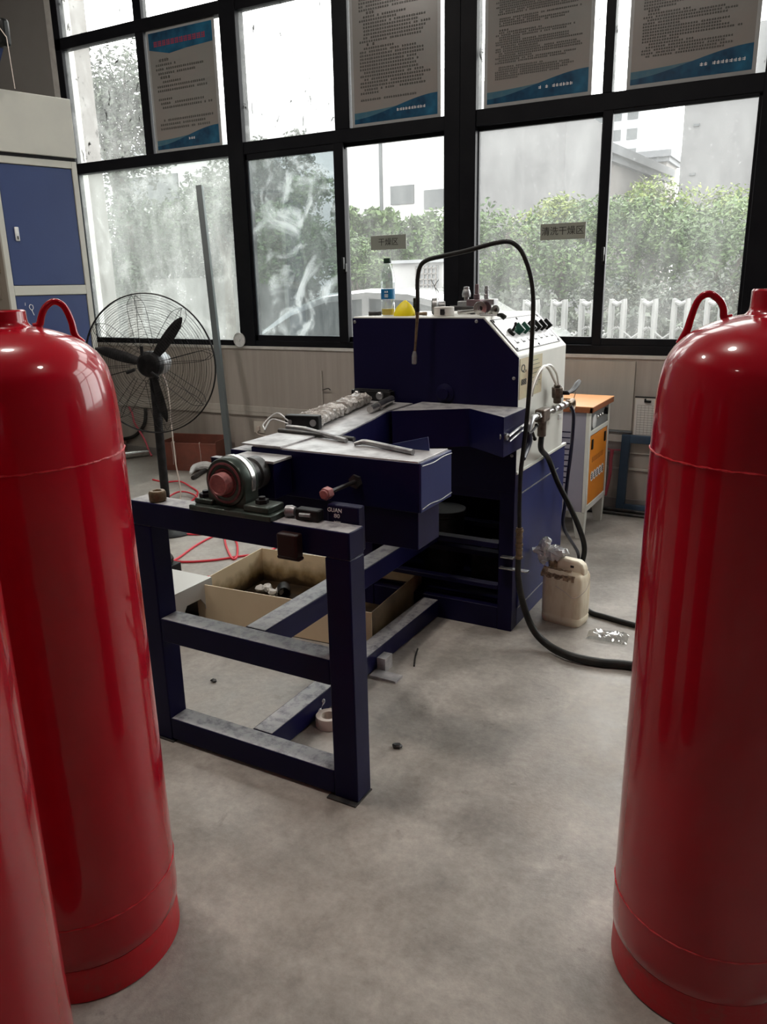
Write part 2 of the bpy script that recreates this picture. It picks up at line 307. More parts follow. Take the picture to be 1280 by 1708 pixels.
# ------------------------------------------------------------------ helpers: shapes
class MB:
    """collects shapes and links them as one mesh object"""
    def __init__(s): s.v = []; s.f = []; s.mi = []; s.slot = 0
    def add(s, vs, fs):
        o = len(s.v); s.v += [Vector(q) for q in vs]
        for f in fs: s.f.append([o+i for i in f]); s.mi.append(s.slot)
        return s
    def box(s, a, b, rot=None, piv=None):
        (x0, y0, z0), (x1, y1, z1) = a, b
        vs = [Vector(q) for q in ((x0, y0, z0), (x1, y0, z0), (x1, y1, z0), (x0, y1, z0), (x0, y0, z1), (x1, y0, z1), (x1, y1, z1), (x0, y1, z1))]
        if rot is not None:
            pv = Vector(piv) if piv is not None else (Vector(a)+Vector(b))/2
            vs = [pv + rot @ (q-pv) for q in vs]
        return s.add(vs, [(3, 2, 1, 0), (4, 5, 6, 7), (0, 1, 5, 4), (1, 2, 6, 5), (2, 3, 7, 6), (3, 0, 4, 7)])
    def prism(s, pts, vec):
        """closed polygon pts (3-D) pushed along vec"""
        n = len(pts); pts = [Vector(q) for q in pts]; vec = Vector(vec)
        nor = Vector((0, 0, 0))
        for i in range(n): nor += pts[i].cross(pts[(i+1) % n])
        if nor.dot(vec) > 0: pts = pts[::-1]
        return s.add(pts+[q+vec for q in pts], [tuple(range(n)), tuple(range(2*n-1, n-1, -1))] + [((i+1) % n, i, n+i, n+(i+1) % n) for i in range(n)])
    def cyl(s, a, b, r, r2=None, n=20, cap=True):
        a = Vector(a); b = Vector(b); r2 = r if r2 is None else r2
        d = (b-a).normalized(); x = d.orthogonal().normalized(); y = d.cross(x)
        vs = []
        for c, q in ((a, r), (b, r2)):
            for i in range(n): t = 2*PI*i/n; vs.append(c + x*math.cos(t)*q + y*math.sin(t)*q)
        fs = [(i, (i+1) % n, n+(i+1) % n, n+i) for i in range(n)]
        if cap: fs += [tuple(range(n-1, -1, -1)), tuple(range(n, 2*n))]
        return s.add(vs, fs)
    def lathe(s, prof, c=(0, 0, 0), axis=(0, 0, 1), n=48):
        """prof: (radius, height) from bottom to top along the axis"""
        c = Vector(c); d = Vector(axis).normalized()
        x = Vector((1, 0, 0)) if abs(d.z) > .99 else d.orthogonal().normalized(); y = d.cross(x)
        o = len(s.v); rows = []
        for r, h in prof:
            if r < 1e-6: s.v.append(c+d*h); rows.append([len(s.v)-1]*n)
            else:
                row = []
                for i in range(n): t = 2*PI*i/n; s.v.append(c+d*h+x*math.cos(t)*r+y*math.sin(t)*r); row.append(len(s.v)-1)
                rows.append(row)
        for p, q in zip(rows, rows[1:]):
            for i in range(n):
                j = (i+1) % n; f = []
                for k in (p[i], p[j], q[j], q[i]):
                    if k not in f: f.append(k)
                if len(f) > 2: s.f.append(f); s.mi.append(s.slot)
        return s
    def tube(s, pts, r, n=10, closed=False, smooth=4):
        pts = [Vector(q) for q in pts]; rs = r if isinstance(r, (list, tuple)) else [r]*len(pts)
        if smooth > 1:
            P = []; R = []; m = len(pts)
            for i in range(m if closed else m-1):
                p0 = pts[(i-1) % m] if closed or i > 0 else pts[i]*2-pts[i+1]
                p1 = pts[i]; p2 = pts[(i+1) % m]
                p3 = pts[(i+2) % m] if closed or i+2 < m else p2*2-p1
                for k in range(smooth):
                    t = k/smooth
                    P.append(.5*((2*p1)+(-p0+p2)*t+(2*p0-5*p1+4*p2-p3)*t*t+(-p0+3*p1-3*p2+p3)*t**3)); R.append(rs[i]*(1-t)+rs[(i+1) % m]*t)
            if not closed: P.append(pts[-1]); R.append(rs[-1])
            pts, rs = P, R
        m = len(pts); o = len(s.v); x = None
        for i in range(m):
            d = (pts[(i+1) % m]-pts[i-1]) if closed else (pts[min(i+1, m-1)]-pts[max(i-1, 0)])
            d = d.normalized()
            x = d.orthogonal().normalized() if x is None else (x-d*x.dot(d)).normalized()
            y = d.cross(x)
            for k in range(n): t = 2*PI*k/n; s.v.append(pts[i]+x*math.cos(t)*rs[i]+y*math.sin(t)*rs[i])
        for i in range(m if closed else m-1):
            a = o+i*n; b = o+((i+1) % m)*n
            for k in range(n): s.f.append([a+k, a+(k+1) % n, b+(k+1) % n, b+k]); s.mi.append(s.slot)
        if not closed:
            s.f.append([o+k for k in range(n-1, -1, -1)]); s.mi.append(s.slot)
            s.f.append([o+(m-1)*n+k for k in range(n)]); s.mi.append(s.slot)
        return s
    def ring(s, c, axis, R, r, n=48, k=6):
        d = Vector(axis).normalized(); x = d.orthogonal().normalized(); y = d.cross(x); c = Vector(c)
        return s.tube([c+x*math.cos(2*PI*i/n)*R+y*math.sin(2*PI*i/n)*R for i in range(n)], r, n=k, closed=True, smooth=1)
    def ball(s, c, r, n=16, sc=(1, 1, 1)):
        prof = [(math.sin(PI*i/(n//2))*r, -math.cos(PI*i/(n//2))*r) for i in range(n//2+1)]
        o = len(s.v); s.lathe(prof, (0, 0, 0), n=n)
        for i in range(o, len(s.v)):
            q = s.v[i]; s.v[i] = Vector((q.x*sc[0], q.y*sc[1], q.z*sc[2]))+Vector(c)
        return s
    def move(s, mtx):
        s.v = [mtx @ q for q in s.v]; return s
    def build(s, name, mats, parent=None, bevel=0.0, smooth=35, segs=2, sub=0):
        me = bpy.data.meshes.new(name)
        inv = None
        vs = s.v
        if parent is not None:
            inv = parent['_o'] if False else None
            off = world_off(parent); vs = [q-off for q in vs]
        me.from_pydata([tuple(q) for q in vs], [], s.f)
        for m in (mats if isinstance(mats, (list, tuple)) else [mats]): me.materials.append(MATS[m])
        me.polygons.foreach_set('material_index', s.mi)
        if smooth:
            me.polygons.foreach_set('use_smooth', [True]*len(me.polygons)); me.update(); me.set_sharp_from_angle(angle=math.radians(smooth))
        me.update()
        o = bpy.data.objects.new(name, me); C.objects.link(o)
        if parent is not None: o.parent = parent
        if bevel:
            b = o.modifiers.new('edges', 'BEVEL'); b.width = bevel; b.segments = segs; b.limit_method = 'ANGLE'; b.angle_limit = math.radians(40)
            b.harden_normals = False
        if sub:
            q = o.modifiers.new('soft', 'SUBSURF'); q.levels = sub; q.render_levels = sub
        return o
def world_off(o):
    v = Vector((0, 0, 0))
    while o is not None: v += o.location; o = o.parent
    return v
def thing(name, label, cat, loc=(0, 0, 0), group=None):
    o = bpy.data.objects.new(name, None); C.objects.link(o); o.location = loc; o.empty_display_size = .1
    o['label'] = label; o['category'] = cat
    if group: o['group'] = group
    return o
def tag(o, label, cat, group=None, kind=None):
    o['label'] = label; o['category'] = cat
    if group: o['group'] = group
    if kind: o['kind'] = kind
    return o
def centre(o):
    """put a one-mesh thing's origin at its base"""
    vs = o.data.vertices; n = len(vs)
    c = Vector((sum(v.co.x for v in vs)/n, sum(v.co.y for v in vs)/n, min(v.co.z for v in vs)))
    for v in vs: v.co -= c
    o.location = c; return o
def structure(o): o['kind'] = 'structure'; return o
def RZ(deg): return Matrix.Rotation(math.radians(deg), 3, 'Z')
def text(name, body, size, loc, rot, m, parent, align='CENTER', ex=.0006, sx=1.0):
    cu = bpy.data.curves.new(name, 'FONT'); cu.body = body; cu.size = size; cu.align_x = align; cu.align_y = 'CENTER'; cu.extrude = ex
    cu.materials.append(MATS[m]); cu.resolution_u = 3
    o = bpy.data.objects.new(name, cu); C.objects.link(o)
    bpy.context.view_layer.update()
    me = bpy.data.meshes.new_from_object(o.evaluated_get(bpy.context.evaluated_depsgraph_get())); me.name = name
    bpy.data.objects.remove(o)
    if not me.materials: me.materials.append(MATS[m])
    o = bpy.data.objects.new(name, me); C.objects.link(o)
    o.parent = parent; o.location = Vector(loc)-world_off(parent); o.rotation_euler = rot; o.scale = (sx, 1, 1); return o
FACE_Y = (PI/2, 0, 0)
FACE_X = (PI/2, 0, PI/2)

# ================================================================== the room
WY = 5.30                                            # inner face of the window wall
GY = 5.33                                            # glass
XL, XR, YB, ZC = -7.4, 4.6, -6.5, 5.6
structure(MB().box((XL-.2, YB-.2, -.15), (XR+.2, 5.55, 0)).build('floor', 'concrete', smooth=0))
structure(MB().box((XL-.2, YB-.2, ZC), (XR+.2, 5.55, ZC+.15)).build('ceiling', 'ceiling', smooth=0))
structure(MB().box((XL-.2, YB, 0), (XL, 5.55, ZC)).build('wall_left', 'wall_plain', smooth=0))
structure(MB().box((XR, YB, 0), (XR+.2, 5.55, ZC)).build('wall_right', 'wall_dim', smooth=0))
structure(MB().box((XL-.2, YB-.2, 0), (XR+.2, YB, ZC)).build('wall_rear', 'wall_dim', smooth=0))
ZS, ZT = 1.03, 4.62                                  # sill, head
wb = MB().box((XL, WY, 0), (XR, WY+.24, ZS-.012)).box((XL, WY, ZT), (XR, WY+.24, ZC))\
    .box((3.05, WY, ZS-.012), (XR, WY+.24, ZT))
structure(wb.build('wall_window', 'wall_paint', smooth=0))
structure(MB().box((XL, WY, ZS-.012), (-6.18, WY+.24, ZT)).build('wall_window', 'wall_plain', smooth=0))
structure(MB().box((-6.18, WY-.012, ZS-.028), (3.05, WY+.24, ZS-.004)).build('trim_1', 'reveal', bevel=.003))
structure(MB().box((-6.195, WY-.006, ZS-.004), (-6.125, WY+.2, ZT)).build('trim_2', 'reveal', bevel=.003))
# cable trunking and skirting along the window wall
structure(MB().box((-6.3, WY-.022, .447), (-1.9, WY, .527)).box((-6.3, WY-.026, .480), (-1.9, WY, .484)).build('trim_3', 'trunking', bevel=.003))
structure(MB().box((-1.9, WY-.018, .455), (3.0, WY, .463)).box((-1.9, WY-.016, .383), (3.0, WY, .388)).box((-1.9, WY-.02, .270), (3.0, WY, .286)).build('trim_4', 'trunking', bevel=.002))
structure(MB().box((XL, WY-.012, 0), (XR, WY, .07)).build('baseboard_window', 'wall_plain', bevel=.003))

# ---- windows: each unit a root with frame, sashes, panes and latches
def bar(mb, x0, x1, z0, z1, d0=-.035, d1=.045): mb.box((x0, GY+d0, z0), (x1, GY+d1, z1))
def pane(x0, x1, z0, z1, m, root, y=0.0):
    structure(MB().box((x0, GY+y-.002, z0), (x1, GY+y+.002, z1)).build('pane', m, root, smooth=0))
def latch(x, z, root):
    structure(MB().box((x-.012, GY-.062, z-.03), (x+.012, GY-.035, z+.03)).box((x-.006, GY-.085, z-.01), (x+.006, GY-.06, z+.075)).build('latch', 'plastic_black', root, bevel=.003))
win1 = structure(bpy.data.objects.new('window_1', None)); C.objects.link(win1); win1.location = (-4.3, GY, ZS)
f = MB()
bar(f, -6.125, -6.05, ZS, ZT); bar(f, -4.31, -4.16, ZS, ZT, -.045, .06); bar(f, -2.45, -2.335, ZS, ZT, -.045, .06)
bar(f, -6.125, -2.40, 2.485, 2.572); bar(f, -6.125, -2.40, 3.47, 3.56); bar(f, -6.125, -2.40, ZT-.06, ZT); bar(f, -6.125, -2.40, ZS-.004, 1.072)
bar(f, -5.19, -5.105, 2.572, ZT-.06, -.03, .04); bar(f, -3.325, -3.20, 2.572, ZT-.06, -.03, .04)
structure(f.build('frame', 'frame_black', win1, bevel=.004))
f = MB(); bar(f, -4.16, -4.135, 1.07, 2.485, -.03, 0); bar(f, -3.337, -3.255, 1.07, 2.485, -.045, 0); bar(f, -4.16, -3.255, 1.07, 1.115, -.03, 0); bar(f, -4.16, -3.255, 2.44, 2.487, -.03, 0)
structure(f.build('sash', 'frame_black', win1, bevel=.003))
f = MB(); bar(f, -3.30, -3.262, 1.07, 2.485, .004, .035); bar(f, -2.475, -2.44, 1.07, 2.485, .004, .035); bar(f, -3.30, -2.44, 1.07, 1.11, .004, .035); bar(f, -3.30, -2.44, 2.46, 2.487, .004, .035)
structure(f.build('sash', 'frame_black', win1, bevel=.003))
pane(-6.05, -4.31, 1.07, 2.486, 'pane_hazy', win1)
pane(-4.136, -3.336, 1.112, 2.442, 'pane_smeared', win1, -.015)
pane(-3.264, -2.472, 1.108, 2.462, 'pane_film', win1, .02)
for x0, x1, k in ((-6.05, -5.19, 'pane_scuffed'), (-5.105, -4.31, 'pane_film'), (-4.16, -3.325, 'pane_scuffed'), (-3.20, -2.45, 'pane_film')):
    pane(x0, x1, 2.571, 3.472, k, win1); pane(x0, x1, 3.558, ZT-.058, k, win1)
latch(-3.262, 1.62, win1)
win2 = structure(bpy.data.objects.new('window_2', None)); C.objects.link(win2); win2.location = (-1.4, GY, ZS)
f = MB()
bar(f, -2.335, -2.222, ZS, ZT, -.045, .06); bar(f, -.50, -.28, ZS, ZT, -.045, .06)
bar(f, -2.25, -.45, 2.485, 2.585); bar(f, -2.25, -.45, 3.47, 3.56); bar(f, -2.25, -.45, ZT-.06, ZT); bar(f, -2.25, -.45, ZS-.004, 1.085)
bar(f, -1.401, -1.343, 2.585, ZT-.06, -.03, .04)
structure(f.build('frame', 'frame_black', win2, bevel=.004))
f = MB(); bar(f, -2.24, -2.215, 1.085, 2.485, .004, .035); bar(f, -1.40, -1.36, 1.085, 2.485, .004, .035); bar(f, -2.24, -1.36, 1.085, 1.135, .004, .035); bar(f, -2.24, -1.36, 2.46, 2.487, .004, .035)
structure(f.build('sash', 'frame_black', win2, bevel=.003))
f = MB(); bar(f, -1.385, -1.325, 1.085, 2.485, -.04, 0); bar(f, -.52, -.49, 1.085, 2.485, -.03, 0); bar(f, -1.385, -.49, 1.085, 1.13, -.03, 0); bar(f, -1.385, -.49, 2.465, 2.487, -.03, 0)
structure(f.build('sash', 'frame_black', win2, bevel=.003))
pane(-2.217, -1.398, 1.132, 2.462, 'pane_film', win2, .02); pane(-1.327, -.518, 1.128, 2.467, 'pane_film', win2, -.015)
for x0, x1 in ((-2.222, -1.401), (-1.343, -.50)):
    pane(x0, x1, 2.584, 3.472, 'pane_scuffed', win2); pane(x0, x1, 3.558, ZT-.058, 'pane_scuffed', win2)
latch(-1.33, 1.62, win2)
win3 = structure(bpy.data.objects.new('window_3', None)); C.objects.link(win3); win3.location = (1.4, GY, ZS)
f = MB()
for x in (-.28, 1.35, 2.95): bar(f, x, x+.10, ZS, ZT)
for z in (ZS, 2.485, 3.47, ZT-.06): bar(f, -.28, 3.05, z, z+.06)
structure(f.build('frame', 'frame_black', win3, bevel=.004))
pane(-.18, 1.35, 1.09, ZT-.06, 'pane_film', win3); pane(1.45, 2.95, 1.09, ZT-.06, 'pane_film', win3)

# ---- ceiling lamps (above the picture)
for i, (x, y, pw) in enumerate(LAMPS):
    t = thing('ceiling_lamp', 'round ceiling lamp hanging above the workshop floor', 'lamp', (x, y, LAMP_Z), 'high bay lamps')
    MB().lathe([(.23, 0), (.24, .01), (.20, .10), (.09, .17), (.085, .27), (0, .27)], (x, y, LAMP_Z), n=28).build('housing', 'black_steel', t)
    MB().cyl((x, y, LAMP_Z+.27), (x, y, ZC), .008, n=8).build('rod', 'black_steel', t)
    MB().cyl((x, y, LAMP_Z-.006), (x, y, LAMP_Z+.004), .15, n=28).build('diffuser', 'lamp_glow', t)
    ld = bpy.data.lights.new('lamp_light', 'AREA'); ld.shape = 'DISK'; ld.size = .42; ld.energy = LAMP_W*pw; ld.color = (1, .92, .84)
    lo = bpy.data.objects.new('lamp_light', ld); C.objects.link(lo); lo.parent = t; lo.location = (0, 0, -.02)

# ================================================================== posters and signs on the glass
def glyph_lines(mb, x0, x1, z0, z1, rows, y, ch, rg, headings=()):
    """rows of tiny characters too small to read: each a few strokes"""
    dz = (z0-z1)/rows
    for r in range(rows):
        z = z0-dz*(r+.5); s = ch
        if r in headings: n = 4; xs = x0+ch*2; s = ch*1.25
        elif (r-1) in headings or rg.random() < .28: n = 0 if rg.random() < .25 else int((x1-x0)/(ch*1.12)*rg.uniform(.25, .6)); xs = x0+ch*rg.choice((0, 2))
        else: n = int((x1-x0)/(ch*1.12)*rg.uniform(.75, .98)); xs = x0+ch*rg.choice((0, 0, 2))
        for k in range(n):
            if rg.random() < .06: continue
            x = xs+k*s*1.12
            if x+s > x1: break
            for q in range(2): mb.add([(x+.08*s, y, z+s*(.15+.38*q)), (x+.92*s, y, z+s*(.15+.38*q)), (x+.92*s, y, z+s*(.33+.38*q)), (x+.08*s, y, z+s*(.33+.38*q))], [(0, 1, 2, 3)])
            xx = x+s*rg.choice((.2, .42, .62)); mb.add([(xx, y-.0001, z+.02*s), (xx+.2*s, y-.0001, z+.02*s), (xx+.2*s, y-.0001, z+.95*s), (xx, y-.0001, z+.95*s)], [(0, 1, 2, 3)])
def wave(x0, x1, z0, za, zb, y):
    n = 16; top = []
    for i in range(n+1):
        t = i/n; s = t*t*(3-2*t); top.append((x0+(x1-x0)*t, y, za+(zb-za)*s))
    return [(x0, y, z0), (x1, y, z0)]+top[::-1]
def poster(x0, x1, z0, z1, label, rows, head, ch, seed, title=False, y=GY-.006):
    rg = random.Random(seed)
    t = thing('notice_poster', label, 'poster', ((x0+x1)/2, y, z0), 'rule posters on the window glass')
    MB().box((x0, y-.008, z0), (x1, y, z1)).build('board', 'poster_edge', t, bevel=.001)
    a = .022; yy = y-.0088
    MB().add([(x0+a, yy, z0+a), (x1-a, yy, z0+a), (x1-a, yy, z1-a), (x0+a, yy, z1-a)], [(0, 1, 2, 3)]).build('printed_sheet', 'poster', t, smooth=0)
    h = z1-z0; wd = x1-x0
    mb = MB(); mb.add(wave(x0+a, x1-a, z0+a, z0+a+.03, z0+a+.135, yy-.0004), [tuple(range(19))]); 
    mb.build('blue_wave', 'poster_blue', t, smooth=0); mb = MB()
    if title: mb.add([(x0+a, yy-.0004, z1-a), (x1-a, yy-.0004, z1-a)][::-1]+[(q[0], q[1], q[2]) for q in [(x0+a, yy-.0004, z1-.14), (x0+a+wd*.3, yy-.0004, z1-.185), (x0+a+wd*.55, yy-.0004, z1-.17), (x1-a, yy-.0004, z1-.16)]][0:4], [(1, 2, 3, 4, 5, 0)]).build('blue_header', 'poster_blue', t, smooth=0)
    MB().add(wave(x0+a, x1-a, z0+a, z0+a+.07, z0+a+.10, yy-.0002), [tuple(range(19))]).build('pale_wave', 'poster_teal', t, smooth=0)
    mb = MB(); glyph_lines(mb, x0+.075, x1-.06, z1-(.22 if title else .10), z0+.15, rows, yy-.0012, ch, rg, head); mb.build('small_print', 'ink', t, smooth=0)
    mb = MB(); glyph_lines(mb, x0+wd*.52, x1-.05, z0+a+.062, z0+a+.040, 1, yy-.0012, .020, random.Random(seed+5)); mb.build('maker_line', 'white_ink', t, smooth=0)
    if title:
        mb = MB()
        for k in range(12):
            x = x0+.075+k*.045; s = .04; z = z1-.125+.0035*k*0
            for q in range(3): mb.add([(x, yy-.0012, z+s*(.08+.33*q)), (x+s*.9, yy-.0012, z+s*(.08+.33*q)), (x+s*.9, yy-.0012, z+s*(.22+.33*q)), (x, yy-.0012, z+s*(.22+.33*q))], [(0, 1, 2, 3)])
            for g in (.1, .4+.2*rg.random(), .75): mb.add([(x+s*g, yy-.0013, z), (x+s*(g+.14), yy-.0013, z), (x+s*(g+.14), yy-.0013, z+s), (x+s*g, yy-.0013, z+s)], [(0, 1, 2, 3)])
        mb.build('title', 'red_ink', t, smooth=0)
    return t
poster(-5.085, -4.385, 2.574, 3.47, 'blue topped poster with a red title on the leftmost upper pane', 17, (0, 4), .0195, 3, True)
poster(-3.185, -2.49, 2.573, 3.465, 'poster between the column and the scuffed bare upper pane', 30, (4, 13), .0165, 11)
poster(-2.178, -1.472, 2.587, 3.465, 'densely printed poster just right of the wide window column', 48, (8, 26), .0115, 21)
poster(-1.262, -.552, 2.588, 3.465, 'poster furthest right, its print running over the blue wave', 40, (6, 24), .0125, 33)
def sign(x0, x1, z0, z1, body, label, y):
    t = thing('area_sign', label, 'sign', ((x0+x1)/2, y, z0))
    MB().box((x0, y-.006, z0), (x1, y, z1)).build('plate', 'sign_grey', t, bevel=.001)
    text('lettering', body, (z1-z0)*.56, ((x0+x1)/2, y-.007, (z0+z1)/2), FACE_Y, 'ink', t)
sign(-3.070, -2.775, 1.740, 1.840, '干燥区', 'grey window sign reading 干燥区 above the water bottle', GY+.017)
sign(-1.774, -1.472, 1.755, 1.857, '清洗干燥区', 'grey window sign reading 清洗干燥区 behind the arched hose', GY+.017)
# round clear disc on the frame
o = MB().lathe([(0, 0), (.056, 0), (.06, .004), (.06, .012), (.053, .013), (.050, .008), (.012, .010), (.010, .02), (0, .02)], (-4.316, GY-.046, 1.074), axis=(0, -1, .0), n=32).build('suction_disc', 'white_film')
tag(o, 'small round clear disc stuck low on the black window post', 'suction cup')

# ================================================================== things on the window wall
t = thing('wall_board', 'flat grey board on the wall behind the orange cabinet', 'board', (-1.32, WY, .53))
MB().box((-1.60, WY-.014, .535), (-1.09, WY-.001, .985)).build('sheet', 'board_grey', t, bevel=.002)
MB().box((-1.60, WY-.017, .522), (-1.086, WY-.001, .534)).build('bottom_strip', 'slate_panel', t, bevel=.001)
t = thing('clipboard', 'clipboard with a gridded paper sheet on the wall beside the board', 'clipboard', (-.98, WY, .497))
MB().box((-1.078, WY-.012, .497), (-.86, WY-.001, .762)).build('backing', 'switch_white', t, bevel=.002)
MB().box((-1.072, WY-.0145, .500), (-.864, WY-.0125, .748)).build('paper', 'paper', t)
mb = MB()
for i in range(13): mb.box((-1.06, WY-.0152, .515+i*.016), (-.87, WY-.0146, .5165+i*.016))
for i in range(9): mb.box((-1.06+i*.0235, WY-.0152, .515), (-1.0588+i*.0235, WY-.0146, .707))
mb.build('grid_lines', 'ink_grey', t, smooth=0)
MB().box((-1.08, WY-.016, .756), (-.86, WY-.001, .764)).box((-1.012, WY-.03, .728), (-.975, WY-.013, .742)).box((-1.018, WY-.024, .728), (-1.008, WY-.013, .752)).build('clip', 'plastic_black', t, bevel=.002)
t = thing('wall_socket', 'pale wall socket with a plug below the trunking', 'socket', (-4.18, WY, .30))
MB().box((-4.235, WY-.012, .300), (-4.125, WY, .398)).build('faceplate', 'switch_white', t, bevel=.003)
MB().box((-4.195, WY-.035, .325), (-4.165, WY-.012, .36)).tube([(-4.18, WY-.03, .325), (-4.17, WY-.05, .30), (-4.05, WY-.05, .285), (-3.9, WY-.05, .285), (-3.75, WY-.03, .32)], .004).build('plug', 'tape', t, bevel=.002)
t = thing('wall_conduit', 'thin upright conduit with a small hook on the window wall', 'conduit', (-3.523, WY, .50))
MB().cyl((-3.523, WY-.008, .527), (-3.523, WY-.008, .845), .007, n=10).build('pipe', 'trunking', t)
MB().tube([(-3.516, WY-.010, .695), (-3.49, WY-.03, .70), (-3.45, WY-.03, .712), (-3.43, WY-.03, .70)], .004).build('hook', 'dark_steel', t)
o = tag(MB().tube([(-1.20, WY-.035, .406), (-1.205, WY-.04, .33), (-1.205, WY-.035, .25), (-1.215, WY-.04, .16), (-1.225, WY-.05, .09)], [.013, .012, .011, .010, .009]).tube([(-1.30, WY-.03, .43), (-1.21, WY-.035, .405), (-1.10, WY-.03, .41)], .004).build('pink_strap', 'pink_hose'), 'pinkish red strap hanging on the wall behind the orange cabinet', 'strap')
centre(o)
for i, (y, r, lab) in enumerate(((5.20, .014, 'dark pipe lying on the floor, close to the right wall foot'), (5.12, .011, 'thinner dark pipe lying on the floor, nearer the room'))):
    o = MB().cyl((-2.2, y, r), (.8, y-.02, r), r, n=12).build('floor_pipe', 'dark_steel'); tag(o, lab, 'pipe', 'pipes along the wall foot'); centre(o)
# blue frame leaning on the wall
t = thing('metal_surround', 'dark blue rectangular frame leaning on the wall by the right cylinder', 'frame', (-.95, 5.2, 0))
mb = MB(); lean = Matrix.Rotation(math.radians(-7), 3, 'X')
def fr(a, b): mb.box(a, b)
fr((-1.14, -.02, .00), (-1.085, .02, .515)); fr((-.70, -.02, .00), (-.645, .02, .515)); fr((-1.085, -.02, .46), (-.70, .02, .515)); fr((-1.085, -.02, 0), (-.70, .02, .055))
mb.v = [lean @ q for q in mb.v]; zmin = min(q.z for q in mb.v); mb.v = [q+Vector((0, 5.205, -zmin)) for q in mb.v]
mb.build('frame_bars', 'frame_blue', t, bevel=.004)

# ================================================================== red gas cylinders
def gas_cylinder(cx, cy, label, loop_at=None, loop_dir=0, H=1.47, lean=0):
    t = thing('gas_cylinder', label, 'gas cylinder', (cx, cy, 0), 'red gas cylinders')
    R = .2
    prof = [(.0, .06), (.15, .062), (.190, .080), (.1985, .094), (R, .12), (R, .19)] + [(R, .5), (R, .8), (R, 1.1)]
    K = [(.2, 1.14), (.2, 1.19), (.1988, 1.245), (.1955, 1.300), (.1885, 1.342), (.1795, 1.364), (.165, 1.384), (.140, 1.405), (.100, 1.423), (.060, 1.434), (.03, 1.438)]
    for q in range(1, len(K)-2):                    # the shoulder, smoothed
        p0, p1, p2, p3 = K[q-1], K[q], K[q+1], K[q+2]
        for k in range(5):
            t_ = k/5; prof.append(tuple(.5*((2*b)+(-a+c)*t_+(2*a-5*b+4*c-d)*t_*t_+(-a+3*b-3*c+d)*t_**3) for a, b, c, d in zip(p0, p1, p2, p3)))
    prof += [(.055, 1.4345), (.0, 1.436)]
    MB().lathe(prof, (cx, cy, 0), n=96).build('body', 'red_paint', t, smooth=50)
    MB().lathe([(.170, .004), (.193, 0), (.196, .004), (.1955, .070), (.194, .086), (.180, .088), (.178, .06), (.170, .004)], (cx, cy, 0), n=96).build('foot_ring', 'red_foot', t)
    for z, rr in ((1.185, .0017), (.20, .0014)):
        mb = MB(); n = 120
        mb.tube([(cx+(R+.0004)*math.cos(2*PI*i/n), cy+(R+.0004)*math.sin(2*PI*i/n), z+.0005*math.sin(i*2.3)+.0005*math.sin(i*5.1)) for i in range(n)], [rr*(1+.35*math.sin(i*1.7)) for i in range(n)], n=6, closed=True, smooth=1)
        mb.build('weld_seam', 'red_seam', t)
    MB().lathe([(.064, 1.430), (.056, 1.4355), (.0515, 1.441), (.050, 1.448), (.050, H-.003), (.047, H), (.030, H), (.028, H-.03), (0, H-.03)], (cx, cy, 0), n=48).build('collar', 'red_paint', t)
    if loop_at:
        x, y = loop_at; c = math.cos(loop_dir); s = math.sin(loop_dir)
        def zz(px, py):
            d = math.hypot(px-cx, py-cy); best = 1.3
            for (r1, h1), (r2, h2) in zip(prof, prof[1:]):
                if r2 <= d <= r1 and h1 > 1.2: best = h1+(h2-h1)*(r1-d)/(r1-r2+1e-9)
            return best
        hw_ = .027
        A = (x-hw_*c, y-hw_*s); B = (x+hw_*c, y+hw_*s); za, zb = zz(*A), zz(*B); top = (za+zb)/2+.060
        mb = MB().tube([(A[0]-.018*c, A[1]-.018*s, zz(A[0]-.018*c, A[1]-.018*s)-.001), (A[0]-.006*c, A[1]-.006*s, za+.006), (A[0], A[1], za+.45*(top-za)), (x-.017*c, y-.017*s, top-.010), (x, y, top), (x+.017*c, y+.017*s, top-.010), (B[0], B[1], zb+.45*(top-zb)), (B[0]+.004*c, B[1]+.004*s, zb+.003), (B[0]+.018*c, B[1]+.018*s, zz(B[0]+.018*c, B[1]+.018*s)-.001)], [.007, .0075, .0068, .0066, .0066, .0066, .0068, .0075, .006], n=12, smooth=5)
        mb.build('lifting_loop', 'red_paint', t)
    if lean: t.rotation_euler = Matrix.Rotation(math.radians(lean), 3, Vector((fw.x, fw.y, 0)).normalized()).to_euler()
    return t
gas_cylinder(-1.387, 1.004, 'red gas cylinder whose collar and loop hide part of the fan', (-1.350, 1.106), math.radians(54), 1.466, -.5)
gas_cylinder(-.096, 1.600, 'red gas cylinder at the right, ending the black floor hose', (-.220, 1.623), math.radians(3.4), 1.478, .4)
gas_cylinder(-1.015, .425, 'nearest red gas cylinder, only a strip of its flank in view at bottom left')

# ================================================================== press machine
MX0, MX1, MY0, MY1 = -1.872, -1.098, 3.082, 3.742
t = machine = thing('press_machine', 'dark blue press machine with a white sloped control housing', 'machine', (-1.485, 3.4, 0))
prof = [(MX0, .722), (MX1, .722), (MX1, 1.208), (-1.250, 1.362), (MX0, 1.362)]
MB().prism([(x, MY0+.004, z) for x, z in prof], (0, MY1-MY0-.004, 0)).build('control_housing', 'white_paint', t, bevel=.004)
prof = [(MX0, .64), (MX1+.003, .64), (MX1+.003, 1.203), (-1.252, 1.356), (MX0, 1.356)]
fp = MB().prism([(x, MY0-.004, z) for x, z in prof], (0, .007, 0)).build('front_panel', 'navy_panel', t, bevel=.001)
for x, z in ((-1.28, 1.345), (-1.86, 1.34), (-1.113, 1.12), (-1.86, 1.04), (-1.113, .80)): MB().lathe([(.007, 0), (.007, .002), (.004, .004), (0, .004)], (x, MY0-.004, z), axis=(0, -1, 0), n=12).build('screw', 'dull_steel', fp)
